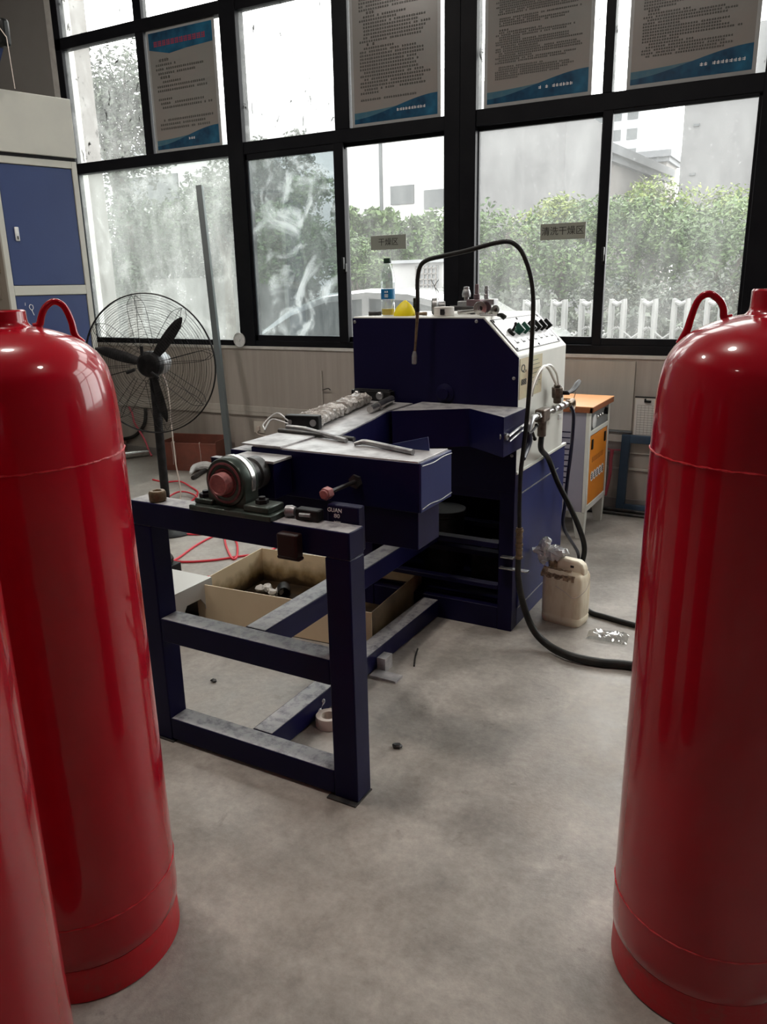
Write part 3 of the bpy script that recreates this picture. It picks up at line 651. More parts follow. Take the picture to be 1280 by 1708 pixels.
# lower body: columns, plinth, back and side, open at the front
mb = MB().box((-1.165, MY0, 0), (MX1, MY0+.07, .722)).box((MX0, MY0, 0), (-1.80, MY0+.07, .722)).box((-1.80, MY0+.002, 0), (-1.165, MY0+.06, .105))
mb.box((MX0, 3.79, 0), (MX1-.004, 3.80, .722)).box((MX0, MY0+.07, 0), (MX0+.012, 3.79, .722)).box((MX0, MY0, .60), (-1.165, MY0+.06, .722)).box((MX0+.012, MY0+.06, .10), (-1.115, 3.79, .112))
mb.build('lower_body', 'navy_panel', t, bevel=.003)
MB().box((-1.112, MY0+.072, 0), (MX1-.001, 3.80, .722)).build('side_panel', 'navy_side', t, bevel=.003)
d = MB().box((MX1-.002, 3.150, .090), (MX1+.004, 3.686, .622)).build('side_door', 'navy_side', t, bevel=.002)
MB().box((MX1+.003, 3.152, .618), (MX1+.0055, 3.684, .6235)).build('door_edge', 'dull_steel', d, smooth=0)
MB().box((MX1+.003, 3.152, .088), (MX1+.0055, 3.684, .0935)).build('door_edge', 'dull_steel', d, smooth=0)
MB().box((MX1-.01, 3.09, .716), (MX1+.006, 3.80, .728)).build('ledge', 'white_paint', t, bevel=.002)
mb = MB().box((-1.79, MY0+.01, .375), (-1.17, MY0+.06, .40)).box((-1.79, 3.28, .26), (-1.12, 3.33, .285)).box((-1.79, 3.50, .33), (-1.12, 3.55, .355))
mb.box((-1.79, MY0+.008, .185), (-1.17, MY0+.05, .205))
mb.build('cross_rail', 'navy_panel', t, bevel=.002)
MB().cyl((-1.58, 3.42, .112), (-1.58, 3.42, .40), .10, n=28).cyl((-1.58, 3.42, .40), (-1.58, 3.42, .43), .108, n=28).box((-1.40, 3.34, .112), (-1.20, 3.62, .24)).build('pump_unit', 'black_steel', t, bevel=.004)
MB().box((-1.145, MY0-.03, .352), (-1.088, MY0-.004, .357)).build('flat_bar', 'bright_steel', t)
MB().box((-1.150, MY0-.032, .302), (-1.02, MY0-.006, .307)).build('flat_bar', 'bright_steel', t)
# sloped control plate with switches (frame: origin on the slope, e1 down the slope, e2 along Y)
SL0 = Vector((-1.250, 0, 1.362)); e1 = Vector((.152, 0, -.154)).normalized(); nn_ = Vector((.154, 0, .152)).normalized()
def sp(a, y, h=0.0): return SL0+e1*a+Vector((0, y, 0))+nn_*h
def slab(mb, a0, a1, y0, y1, h0, h1):
    vs = [sp(a0, y0, h0), sp(a1, y0, h0), sp(a1, y1, h0), sp(a0, y1, h0), sp(a0, y0, h1), sp(a1, y0, h1), sp(a1, y1, h1), sp(a0, y1, h1)]
    mb.add(vs, [(3, 2, 1, 0), (4, 5, 6, 7), (0, 1, 5, 4), (1, 2, 6, 5), (2, 3, 7, 6), (3, 0, 4, 7)])
mb = MB(); slab(mb, .024, .190, 3.118, 3.694, .000, .0025); pl = mb.build('control_plate', 'panel_plate', t)
mb = MB()
for a0, a1, y0, y1 in ((.021, .025, 3.114, 3.698), (.189, .193, 3.114, 3.698), (.021, .193, 3.114, 3.118), (.021, .193, 3.694, 3.698)): slab(mb, a0, a1, y0, y1, 0, .0034)
mb.build('plate_border', 'plastic_black', pl, smooth=0)
mb = MB()
for y in (3.13, 3.406, 3.682):
    for a in (.032, .182): MB().lathe([(.006, .0025), (.006, .005), (.003, .006), (0, .006)], sp(a, y), axis=nn_, n=10).build('screw', 'plastic_black', pl)
for i in range(7):
    y = 3.205+i*.0755; a = .100
    mb = MB(); mb.lathe([(.019, .0025), (.019, .010), (.015, .016), (0, .016)], sp(a, y), axis=nn_, n=18)
    if i == 0: mb.tube([sp(a, y, .012), sp(a-.006, y, .030), sp(a-.012, y, .042)], [.006, .005, .004], n=8); mb.ball(sp(a-.012, y, .044), .007, 10)
    else: slab(mb, a-.024, a+.020, y-.008, y+.008, .014, .036)
    mb.build('switch', 'plastic_green' if i in (1, 2) else 'plastic_black', t, bevel=.002)
mb = MB()
for i in range(7):
    y = 3.185+i*.077
    slab(mb, .150, .158, y-.010, y+.022, .0026, .0032); slab(mb, .138, .158, y-.010, y-.004, .0026, .0032)
mb.build('switch_legends', 'ink', pl, smooth=0)
# sticker on the white flank
st = MB().box((MX1, 3.100, 1.030), (MX1+.002, 3.385, 1.196)).build('sticker', 'sticker', t)
text('sticker_lettering', 'Q,', .042, (MX1+.003, 3.145, 1.155), FACE_X, 'ink', st, sx=1.5)
text('sticker_lettering', '888', .036, (MX1+.003, 3.150, 1.098), FACE_X, 'ink', st, sx=1.2)
mb = MB()
for i in range(7): mb.box((MX1+.002, 3.215, 1.175-.018*i), (MX1+.0026, 3.33+.04*((i*7) % 3)/2, 1.178-.018*i))
mb.build('sticker_lines', 'ink_grey', st, smooth=0)
# fixed jaw with its V mouth and lever
mb = MB().prism([(-1.530, 2.800, .846), (-1.262, 2.975, .846), (-1.056, 2.822, .846), (-1.056, MY0-.005, .846), (-1.530, MY0-.005, .846)], (0, 0, .158))
jw = mb.build('fixed_jaw', 'navy', t, bevel=.002)
MB().box((-1.50, MY0-.005, .848), (-1.08, MY0+.001, 1.0)).build('jaw_mount', 'navy_panel', t)
MB().cyl((-1.075, 2.845, .925), (-1.047, 2.845, .925), .014, n=16).tube([(-1.045, 2.848, .926), (-1.043, 2.93, .938), (-1.041, 3.025, .946)], .0055, n=8).tube([(-1.045, 2.858, .905), (-1.043, 2.94, .918), (-1.041, 3.02, .928)], .0045, n=8).build('jaw_lever', 'dull_steel', jw)
# slide bracket and hub on the front
MB().box((-1.865, MY0-.045, 1.003), (-1.665, MY0-.005, 1.045)).box((-1.855, MY0-.035, 1.045), (-1.675, MY0-.005, 1.050)).build('slide_bracket', 'black_steel', t, bevel=.003)
for x in (-1.832, -1.715): MB().lathe([(.017, 0), (.017, .010), (.012, .014), (0, .014)], (x, MY0-.045, 1.026), axis=(0, -1, 0), n=18).build('bracket_bolt', 'dull_steel', t)
MB().lathe([(.042, 0), (.042, .005), (.030, .010), (.024, .012), (.024, .025), (0, .025)], (-1.42, MY0-.004, 1.045), axis=(0, -1, 0), n=28).build('hub', 'navy_panel', t)

# manifold with valve on the white flank
t = thing('valve_manifold', 'metal pipe manifold with lever valve on the white machine flank', 'valve', (-1.06, 3.5, .9))
VX = -1.055
def fx(px, py, X=VX): return on_x(px, py, X)
A = fx(890, 697); B = fx(951, 672)
mb = MB().cyl(A, B, .011, n=14)
for k in (.12, .32, .52, .68, .82): 
    c = A.lerp(B, k); d = (B-A).normalized(); mb.cyl(c-d*.014, c+d*.014, .017, n=6 if k in (.12, .52) else 14)
mb.build('pipe', 'bright_steel', t)
c = fx(905, 692)
MB().box(c-Vector((.02, .045, .028)), c+Vector((.022, .045, .028))).cyl(c+Vector((0, 0, -.02)), c+Vector((0, 0, -.095)), .019, n=14).build('tee_block', 'valve_bronze', t, bevel=.006)
e = fx(884, 700)
MB().tube([A+(B-A)*.04, A-(B-A)*.03, e+Vector((0, 0, -.02)), fx(882, 716), fx(881, 722)], .014, n=12).build('elbow', 'dull_steel', t)
MB().tube([fx(881, 720), fx(881, 735), fx(877, 750), fx(873, 765, VX+.01)], [.016, .019, .017, .011], n=12).build('hose_grip', 'navy_rubber', t)
g = fx(886, 722, VX+.015)
MB().tube([g+Vector((0, -.035, .006)), g, g+Vector((.004, .055, .02))], .005, n=8).tube([g+Vector((0, .02, 0)), g+Vector((0, .05, -.032))], .006, n=8).ball(g+Vector((.004, .058, .022)), .009, 10).ball(g+Vector((0, .052, -.034)), .009, 10).build('wing_nut', 'black_steel', t)
v = fx(930, 672); v2 = fx(930, 641)
MB().cyl(v, v+(v2-v)*.35, .018, n=14).cyl(v+(v2-v)*.30, v+(v2-v)*.85, .026, n=8).cyl(v+(v2-v)*.85, v2, .015, n=12).build('valve_body', 'valve_bronze', t, bevel=.003)
h0 = v+(v2-v)*.55
MB().cyl(h0, h0+Vector((.05, .02, .0)), .010, n=10).tube([h0+Vector((.048, .0, 0)), h0+Vector((.05, .07, .006)), h0+Vector((.05, .13, .022)), h0+Vector((.05, .17, .034))], [.007, .011, .013, .010], n=8).build('lever', 'black_steel', t)
MB().tube([v2+Vector((0, -.012, 0)), fx(922, 628), fx(915, 614), fx(908, 611), fx(899, 620), fx(890, 640), fx(885, 660), fx(882, 676), fx(880, 690, MX1+.008)], .006, n=8).build('clear_tube', 'clear_tube', t)
MB().tube([v2+Vector((0, .012, 0)), fx(929, 624), fx(921, 611), fx(914, 609), fx(905, 616), fx(897, 632, VX-.012), fx(890, 648, VX-.02), fx(888, 660, MX1+.008)], .005, n=8).build('clear_tube', 'clear_tube', t)
MB().tube([B, fx(956, 668), fx(957, 676), fx(954, 684)], .012, n=10).ball(fx(948, 673), .02, 10, (1, 1.2, .9)).build('end_elbow', 'brown_brass', t)
MB().box(fx(934, 695)-Vector((.004, .02, .012)), fx(934, 695)+Vector((.004, .02, .012))).build('hang_tag', 'white_film', t, bevel=.002)

# hoses
def hose(name, label, cat, pts, r, m, n=12, smooth=6):
    o = MB().tube(pts, r, n=n, smooth=smooth).build(name, m); tag(o, label, cat); return o
HY = 2.985
def hy(px, py, Y=HY): return on_y(px, py, Y)
t = thing('spray_hose', 'long black spray hose arching over the machine front to a thin nozzle', 'hose', (-.9, 3.0, 0))
low = [Vector((-.28, 2.99, .018)), on_z(1052, 1110, .018), on_z(1000, 1105, .018), on_z(950, 1094, .022), hy(915, 1076, 2.97)+Vector((0, 0, 0)), hy(890, 1050), hy(874, 1010), hy(865, 965), hy(865, 930)]
MB().tube(low, [.018]*4+[.0165, .015, .014, .013, .0125], n=14, smooth=7).build('lower_hose', 'black_rubber', t)
mb = MB()
a, b = hy(866, 932), hy(867, 880)
mb.cyl(a, b, .0135, n=14); d = (b-a)
for k, rr in ((.05, .016), (.3, .0155), (.45, .0165), (.7, .0155), (.9, .017)): mb.cyl(a+d*(k-.035), a+d*(k+.035), rr, n=14)
mb.build('coupling', 'brown_brass', t)
upper = [(867, 882), (867, 840), (869, 790), (874, 745), (879, 700), (884, 640), (888, 560), (890, 500), (885, 458), (873, 424), (860, 408), (845, 403), (820, 407), (780, 418), (740, 427), (715, 433), (702, 443), (697, 465), (697, 495), (697, 520)]
MB().tube([hy(x, y) for x, y in upper], .0088, n=12, smooth=6).build('upper_hose', 'black_rubber', t)
MB().tube([hy(697, 518), hy(695, 550), hy(693, 580), hy(692, 590)], [.0075, .006, .0052, .006], n=10).build('lance', 'brown_brass', t)
MB().lathe([(.006, 0), (.011, .004), (.0115, .035), (.008, .05), (.0065, .055)][::1], hy(691.5, 608), axis=hy(692, 588)-hy(691.5, 608), n=14).build('nozzle', 'dull_steel', t)
c0 = c+Vector((0, 0, -.09))
hose('drain_hose', 'black hose curving from the manifold tee down behind the water jug', 'hose',
     [c0, c0+Vector((0, .0, -.06)), on_y(915, 765, 3.47), on_y(931, 805, 3.49), on_y(951, 845, 3.51), on_y(967, 882, 3.53), on_y(975, 910, 3.54), on_y(973, 932, 3.54), on_y(963, 955, 3.53), on_y(955, 985, 3.51), Vector((-.925, 3.49, .03)), on_z(985, 1021, .0125), on_z(1010, 1029, .0125), on_z(1056, 1042, .0125), Vector((-.40, 3.33, .013)), Vector((-.1, 3.3, .013))], .0125, 'black_rubber')
hose('thin_hose', 'thin dark navy hose dropping from the manifold end past the orange cabinet', 'hose',
     [fx(952, 676), fx(957, 690, -1.04), fx(956, 720, -1.035), fx(952, 760, -1.04), fx(947, 800, -1.045), fx(943, 840, -1.05), fx(941, 880, -1.05), Vector((-1.055, 3.98, .10)), Vector((-1.09, 4.06, .012)), Vector((-1.25, 4.2, .012)), Vector((-1.5, 4.25, .012))], .0085, 'navy_rubber')

# ================================================================== steel stand with bearing
t = stand = thing('steel_stand', 'dark blue square tube stand in front of the press machine', 'stand', (-1.49, 1.76, 0))
SX0, SX1, SY0, SY1 = -1.905, -1.080, 1.724, 1.803
MB().box((SX0, SY0, .774), (SX1, SY1, .854)).build('top_beam', 'navy', t, bevel=.004)
MB().box((SX0, SY0, .004), (SX0+.082, SY1, .774)).build('leg', 'navy', t, bevel=.004)
MB().box((SX1-.082, SY0, .004), (SX1, SY1, .774)).build('leg', 'navy', t, bevel=.004)
MB().box((SX0+.082, SY0+.001, .376), (SX1-.082, SY1-.001, .458)).build('middle_rail', 'navy', t, bevel=.004)
MB().box((SX0+.082, SY0+.001, .010), (SX1-.082, SY1-.001, .090)).build('bottom_rail', 'navy', t, bevel=.004)
MB().box((-1.532, SY1, .376), (-1.452, MY0-.001, .458)).build('long_rail', 'navy', t, bevel=.004)
MB().box((-1.532, SY1, .010), (-1.452, MY0-.001, .090)).build('long_rail', 'navy', t, bevel=.004)
MB().box((SX0-.004, SY0-.006, 0), (SX0+.09, SY1+.004, .005)).build('foot_plate', 'dark_steel', t)
MB().box((SX1-.10, SY0-.018, 0), (SX1+.002, SY1+.003, .005)).build('foot_plate', 'dark_steel', t)
# pillow block bearing
bg_ = MB().box((-1.640, SY0-.012, .854), (-1.335, SY1+.004, .872)).box((-1.440, SY0+.0, .872), (-1.350, SY1, .892)).box((-1.635, SY0+.01, .872), (-1.565, SY1-.005, .888)).build('bearing_base', 'oily_green', t, bevel=.004)
bc = Vector((-1.518, 0, .945))
def by(y): return (bc.x, y, bc.z)
hb = MB().lathe([(.058, 0), (.072, .004), (.074, .012), (.074, .065), (.070, .072), (.045, .074)], by(1.815), axis=(0, -1, 0), n=56).prism([(bc.x-.07, 1.748, .872), (bc.x+.07, 1.748, .872), (bc.x+.072, 1.748, .93), (bc.x-.072, 1.748, .93)], (0, .06, 0)).build('bearing_housing', 'oily_green', t)
MB().lathe([(.0745, .018), (.0765, .020), (.0765, .036), (.0745, .038)], by(1.815), axis=(0, -1, 0), n=56).build('rim_band', 'bright_steel', hb)
MB().lathe([(.060, .060), (.062, .0755), (.056, .0765), (.053, .070), (.046, .068), (.043, .074), (.036, .070), (.034, .06)], by(1.815), axis=(0, -1, 0), n=48).build('inner_ring', 'pink_dark', hb)
MB().lathe([(.0335, .0), (.0335, .100), (.031, .104), (.027, .104), (.026, .101), (0, .101)], by(1.815), axis=(0, -1, 0), n=40).build('shaft', 'pink_oxide', hb)
MB().lathe([(.052, -.083), (.052, -.05), (.046, -.045), (.046, 0)], by(1.815), axis=(0, -1, 0), n=40).build('shaft_collar', 'dark_steel', hb)
for x, z in ((-1.398, .892), (-1.612, .888)):
    MB().cyl((x, 1.762, z), (x, 1.762, z+.012), .020, n=6).cyl((x, 1.762, z+.012), (x, 1.762, z+.020), .010, n=12).build('bolt', 'black_steel', t)
MB().lathe([(.008, 0), (.016, .004), (.018, .02), (.014, .034), (0, .036)], (-1.333, 1.785, .872), axis=(1, .1, 0), n=16).cyl((-1.325, 1.785, .854), (-1.325, 1.785, .874), .010, n=10).build('grease_cap', 'dull_steel', t)
kb = MB().box((-1.288, 1.768, .854), (-1.210, 1.802, .888)).build('key_block', 'black_steel', t, bevel=.004)
MB().tube([(-1.270, 1.767, .872), (-1.232, 1.767, .874)], .006, n=10, smooth=1).build('key_slot', 'dull_steel', kb)
tg = MB().box((-1.202, 1.806, .770), (-1.098, 1.842, .902)).build('label_block', 'navy_panel', t, bevel=.004)
text('block_lettering', 'GUAN', .017, (-1.176, 1.805, .886), FACE_Y, 'white_ink', tg)
text('block_lettering', '80', .017, (-1.169, 1.805, .870), FACE_Y, 'white_ink', tg, sx=1.2)
text('block_lettering', 'NEW', .008, (-1.168, 1.805, .852), FACE_Y, 'white_ink', tg, sx=1.2)
# small things on the stand
o = MB().lathe([(.0, 0), (.024, 0), (.027, .004), (.027, .028), (.023, .034), (.014, .034), (.013, .030), (0, .030)], (-1.805, 1.752, .8545), n=32).build('brass_cap', 'brown_brass')
tag(o, 'round brown metal cap standing on the stand beam before the fan pole', 'cap'); centre(o)
o = MB().box((-1.300, SY0-.035, .765), (-1.232, SY0-.001, .835)).box((-1.306, SY0-.030, .757), (-1.228, SY0-.002, .768)).build('magnet_block', 'brown_paint', bevel=.008, segs=3)
tag(o, 'dark brown rounded block stuck on the front of the stand beam', 'magnet')

# ================================================================== swing clamp arm
t = arm = thing('clamp_arm', 'dark blue hollow clamp arm lying across the stand and running to the machine', 'clamp arm', (-1.4, 2.3, .85))
Z0, Z1 = .850, 1.000
plan = [(-1.612, 1.992), (-1.000, 1.987), (-1.000, 2.208), (-1.133, 2.145), (-1.292, 2.152), (-1.440, 2.270), (-1.505, 2.62), (-1.545, 2.785), (-1.545, 3.03), (-1.85, 3.03), (-1.66, 2.20)]
MB().prism([(x, y, Z0) for x, y in plan], (0, 0, Z1-Z0)).build('beam', 'navy', t, bevel=.003)
ins = [(-1.608, 1.996), (-1.004, 1.991), (-1.006, 2.202), (-1.133, 2.141), (-1.292, 2.148), (-1.488, 2.19), (-1.652, 2.19)]
MB().prism([(x, y, Z1) for x, y in ins], (0, 0, .004)).build('top_plate', 'worn_steel', t, bevel=.001)
ins = [(-1.488, 2.192), (-1.444, 2.272), (-1.509, 2.62), (-1.549, 2.785), (-1.549, 3.025), (-1.843, 3.025), (-1.655, 2.192)]
MB().prism([(x, y, Z1) for x, y in ins], (0, 0, .0035)).build('arm_plate', 'worn_steel', t, bevel=.001)
MB().box((-1.650, 1.990, Z1+.004), (-1.492, 2.19, Z1+.010)).build('cover_plate', 'worn_steel', t, bevel=.001)
ep = MB().box((-1.002, 1.990, Z0+.001), (-.994, 2.204, Z1)).build('end_plate', 'navy_side', t, bevel=.002)
MB().tube([(-.992, 1.994, Z0+.012), (-.992, 2.05, Z0+.016), (-.992, 2.12, Z0+.011), (-.992, 2.20, Z0+.015)], .0016, n=6).build('weld_bead', 'dull_steel', ep)
MB().tube([(-.992, 1.994, Z1-.008), (-.992, 2.07, Z1-.012), (-.992, 2.14, Z1-.007), (-.992, 2.20, Z1-.009)], .0015, n=6).build('weld_bead', 'dull_steel', ep)
MB().box((-1.625, 1.900, .862), (-1.455, 1.992, .976)).build('bearing_block', 'navy', t, bevel=.003)
MB().box((-1.628, 1.894, .976), (-1.450, 1.992, .984)).build('block_plate', 'worn_steel', t, bevel=.001)
MB().box((-1.705, 1.90, .872), (-1.628, 1.925, .972)).box((-1.705, 1.898, .972), (-1.628, 1.927, .976)).build('back_plate', 'navy', t, bevel=.002)
MB().box((-1.66, 2.04, .715), (-1.03, 2.19, .852)).build('lower_box', 'navy', t, bevel=.003)
MB().box((-1.70, 1.992, .862), (-1.61, 2.2, .985)).build('side_block', 'navy', t, bevel=.003)
a_, b_, c_ = on_y(637, 744, 2.146), on_y(714, 729, 2.146), on_y(716, 747, 2.146)
MB().prism([a_, (c_.x, 2.146, a_.z-.004), c_, b_], (0, .005, 0)).build('mouth_plate', 'navy_side', t, bevel=.0008)
bx, bz = -1.213, .926
MB().cyl((bx, 1.992, bz), (bx, 1.978, bz), .022, n=6).cyl((bx, 1.978, bz), (bx, 1.835, bz+.001), .0065, n=12).build('pivot_bolt', 'dark_steel', t)
MB().cyl((bx, 1.838, bz+.001), (bx, 1.812, bz+.001), .019, n=6).lathe([(.014, 0), (.013, .006), (0, .006)], (bx, 1.812, bz+.001), axis=(0, -1, 0), n=16).build('bolt_head', 'pink_oxide', t, bevel=.002)
ZT_ = Z1+.004
o = MB().tube([(-1.640, 2.232, ZT_+.019), (-1.60, 2.231, ZT_+.019), (-1.56, 2.228, ZT_+.018), (-1.345, 2.150, ZT_+.008)], [.009, .009, .009, .008], n=12, smooth=1).build('steel_bar', 'dull_steel')
tag(o, 'straight grey steel bar lying crosswise over another bar on the clamp arm', 'bar', 'loose bars on the clamp arm'); centre(o)
o = MB().tube([(-1.655, 2.205, ZT_+.0105), (-1.50, 2.195, ZT_+.009), (-1.33, 2.175, ZT_+.009)], .008, n=12, smooth=1).build('steel_bar', 'dark_steel')
tag(o, 'dark steel bar underneath the crossing bar on the clamp arm', 'bar', 'loose bars on the clamp arm'); centre(o)
o = MB().tube([(-1.296, 2.118, ZT_+.0065), (-1.282, 2.128, ZT_+.010), (-1.262, 2.136, ZT_+.012), (-1.17, 2.108, ZT_+.010), (-1.060, 2.070, ZT_+.009)], [.006, .008, .009, .009, .0085], n=12, smooth=2).build('bent_bar', 'dull_steel')
tag(o, 'steel bar with a bent tip lying near the clamp arm end', 'bar', 'loose bars on the clamp arm'); centre(o)
# wrapped actuator between two black brackets
t = thing('wrapped_actuator', 'actuator wrapped in crinkled clear film along the clamp arm', 'actuator', (-1.69, 2.66, ZT_))
ax0, ax1 = Vector((-1.625, 2.30, ZT_)), Vector((-1.770, 3.03, ZT_)); ad = (ax1-ax0).normalized(); an = Vector((ad.y, -ad.x, 0))
def obox(mb, s0, s1, w0, w1, z0, z1):
    vs = [ax0+ad*s+an*q+Vector((0, 0, z)) for z in (z0, z1) for s, q in ((s0, w0), (s0, w1), (s1, w1), (s1, w0))]
    mb.add(vs, [(3, 2, 1, 0), (4, 5, 6, 7), (0, 1, 5, 4), (1, 2, 6, 5), (2, 3, 7, 6), (3, 0, 4, 7)])
mb = MB(); obox(mb, 0, .035, -.065, .065, 0, .050); br = mb.build('end_bracket', 'black_steel', t, bevel=.004)
MB().cyl(ax0+an*.045+Vector((0, 0, .025))+ad*.001, ax0+an*.045+Vector((0, 0, .025))-ad*.004, .012, n=16).cyl(ax0-an*.045+Vector((0, 0, .025))+ad*.001, ax0-an*.045+Vector((0, 0, .025))-ad*.004, .009, n=16).build('screw', 'dull_steel', br)
mb = MB(); rg = random.Random(4); N = 60; K = 18; L_ = .66
for i in range(N+1):
    s = .036+(L_-.036)*i/N; ww = .056*(1-.25*i/N)*(1+.06*math.sin(i*1.1)); hh = .041+.006*math.sin(i*1.25)+.004*math.sin(i*2.9)
    if i in (0, N): ww *= .85; hh *= .8
    for k in range(K):
        a = 2*PI*k/K; x = math.copysign(abs(math.cos(a))**.6, math.cos(a))*ww; z = hh/2+math.copysign(abs(math.sin(a))**.6, math.sin(a))*hh/2
        mb.v.append(ax0+ad*(s+rg.uniform(-.005, .005))+an*(x+rg.uniform(-.004, .004))+Vector((0, 0, max(.001, z+rg.uniform(-.004, .004)))))
for i in range(N):
    for k in range(K): mb.f.append([i*K+k, (i+1)*K+k, (i+1)*K+(k+1) % K, i*K+(k+1) % K]); mb.mi.append(0)
mb.f.append([k for k in range(K)]); mb.mi.append(0); mb.f.append([N*K+k for k in range(K-1, -1, -1)]); mb.mi.append(0)
mb.build('film_wrap', 'crinkle', t, smooth=28)
MB().tube([ax0-an*.05+Vector((0, 0, .03))-ad*.003, ax0-an*.10+ad*.01+Vector((0, 0, .055)), ax0-an*.135-ad*.03+Vector((0, 0, .02)), ax0-an*.11-ad*.07+Vector((0, 0, .006))], .003, n=6).tube([ax0-an*.05+Vector((0, 0, .02))-ad*.003, ax0-an*.11-ad*.01+Vector((0, 0, .035)), ax0-an*.12-ad*.05+Vector((0, 0, .008))], .003, n=6).build('cable', 'white_film', t)
o = MB().cyl((-1.573, 2.700, ZT_+.017), (-1.592, 2.80, ZT_+.017), .014, n=16).cyl((-1.590, 2.79, ZT_+.017), (-1.600, 2.84, ZT_+.017), .017, n=16).cyl((-1.600, 2.84, ZT_+.018), (-1.63, 2.985, ZT_+.018), .016, n=16).cyl((-1.575, 2.80, ZT_+.008), (-1.61, 2.806, ZT_+.008), .008, n=10).build('fitting', 'bright_steel')
tag(o, 'short silver tube fitting lying beside the wrapped actuator near the machine', 'fitting'); centre(o)

# ================================================================== things on the machine top
TZ = 1.3625
def mt(px, Y): p = on_y(px, 524, Y); return p.x
t = thing('water_bottle', 'clear water bottle with blue label, a little yellow liquid inside', 'bottle', (mt(648, 3.19), 3.19, TZ))
bx_ = t.location.x
MB().lathe([(0, .001), (.027, 0), (.031, .004), (.031, .055), (.0295, .06), (.031, .065), (.031, .125), (.0325, .14), (.032, .16), (.027, .19), (.018, .213), (.0135, .220), (.0135, .228)], (bx_, 3.19, TZ), n=36).build('bottle_body', 'bottle_plastic', t)
MB().lathe([(0, .003), (.028, .003), (.0285, .03), (0, .03)], (bx_, 3.19, TZ), n=36).build('liquid', 'liquid', t)
lb = MB().lathe([(.0317, .072), (.0317, .115)], (bx_, 3.19, TZ), n=36).build('label_band', 'bottle_label', t)
text('brand_mark', '▲▲', .010, (bx_+.009, 3.1575, TZ+.103), FACE_Y, 'white_ink', lb)
mb = MB()
for q in range(3): mb.box((bx_+.0, 3.1572, TZ+.090-.005*q), (bx_+.018, 3.158, TZ+.0925-.005*q))
mb.build('label_print', 'white_ink', lb, smooth=0)
MB().lathe([(.0165, .224), (.0168, .228), (.0168, .243), (.0155, .245), (0, .245)], (bx_, 3.19, TZ), n=28).build('cap', 'bottle_cap', t)
# yellow moulded cup
mb = MB(); cx_, cy_ = mt(675, 3.18), 3.18; N = 18
rows = []
for i in range(9):
    f_ = i/8; row = []
    for k in range(N):
        a = 2*PI*k/N; rx = .044*(1-f_**2.2)+.004; ry = .03*(1-f_**2.2)+.003
        z = .066*f_ + (.010*math.cos(a*2+.6)*(1-f_)*f_*2)
        row.append((cx_+rx*math.cos(a)+.004*math.sin(3*a)*(1-f_)+.004*f_, cy_+ry*math.sin(a), TZ+max(0, z)))
    rows.append(row)
for r_ in rows: mb.v += [Vector(q) for q in r_]
for i in range(8):
    for k in range(N): mb.f.append([i*N+k, i*N+(k+1) % N, (i+1)*N+(k+1) % N, (i+1)*N+k]); mb.mi.append(0)
mb.f.append([8*N+k for k in range(N)]); mb.mi.append(0); mb.f.append([k for k in range(N-1, -1, -1)]); mb.mi.append(0)
o = mb.build('dust_mask', 'yellow_cup', smooth=60); tag(o, 'yellow moulded dust mask beside the water bottle', 'mask'); centre(o)
def small(mb, name, m, label, cat, bevel=0.0): o = mb.build(name, m, bevel=bevel); tag(o, label, cat); centre(o); return o
x = mt(628, 3.2)
small(MB().cyl((x-.024, 3.19, TZ+.009), (x+.018, 3.215, TZ+.009), .009, n=16).cyl((x-.032, 3.186, TZ+.009), (x-.022, 3.191, TZ+.009), .0095, n=16), 'socket', 'dark_steel', 'small dark steel socket left of the water bottle', 'socket')
x = mt(688, 3.23)
small(MB().cyl((x, 3.26, TZ), (x, 3.26, TZ+.03), .017, n=16).cyl((x, 3.26, TZ+.03), (x, 3.26, TZ+.052), .010, n=12).cyl((x, 3.26, TZ+.052), (x, 3.26, TZ+.074), .0095, n=12), 'stop_valve', 'black_steel', 'small black valve head behind the yellow mask', 'valve', .002)
x = mt(703, 3.2)
small(MB().cyl((x-.018, 3.19, TZ+.008), (x+.028, 3.20, TZ+.008), .0065, n=12).cyl((x+.008, 3.198, TZ+.008), (x+.026, 3.20, TZ+.008), .008, n=6), 'pin', 'brown_brass', 'short brass pin between the yellow mask and the gauge', 'pin')
t = thing('pressure_gauge', 'pressure gauge on edge with dark dial, two wires twisted above', 'gauge', (mt(728, 3.30), 3.30, TZ))
x = t.location.x
MB().lathe([(.037, 0), (.037, .020), (.028, .026), (.020, .028), (.020, .055), (0, .055)], (x-.012, 3.29, TZ+.037), axis=(.93, .36, 0), n=28).build('case', 'dull_steel', t)
MB().lathe([(.0, -.003), (.034, -.003), (.034, .001)], (x-.012, 3.29, TZ+.037), axis=(.93, .36, 0), n=28).build('dial', 'black_steel', t)
MB().tube([(x+.005, 3.30, TZ+.065), (x+.0, 3.30, TZ+.10), (x-.010, 3.30, TZ+.125), (x-.026, 3.30, TZ+.15)], .0014, n=6).tube([(x+.012, 3.30, TZ+.065), (x+.010, 3.30, TZ+.10), (x-.008, 3.30, TZ+.122), (x+.012, 3.30, TZ+.15)], .0014, n=6).build('wires', 'plastic_black', t)
x = mt(742, 3.17)
t = thing('round_block', 'squat pale cylinder with a black mark in front of the gauge', 'block', (x, 3.165, TZ))
MB().cyl((x, 3.165, TZ), (x, 3.165, TZ+.038), .043, n=36).build('drum', 'paper', t, bevel=.002)
MB().cyl((x+.012, 3.1245, TZ+.016), (x+.012, 3.1205, TZ+.016), .011, n=12).box((x+.002, 3.120, TZ+.006), (x+.022, 3.123, TZ+.030)).build('black_mark', 'black_steel', t)
x = mt(768, 3.30)
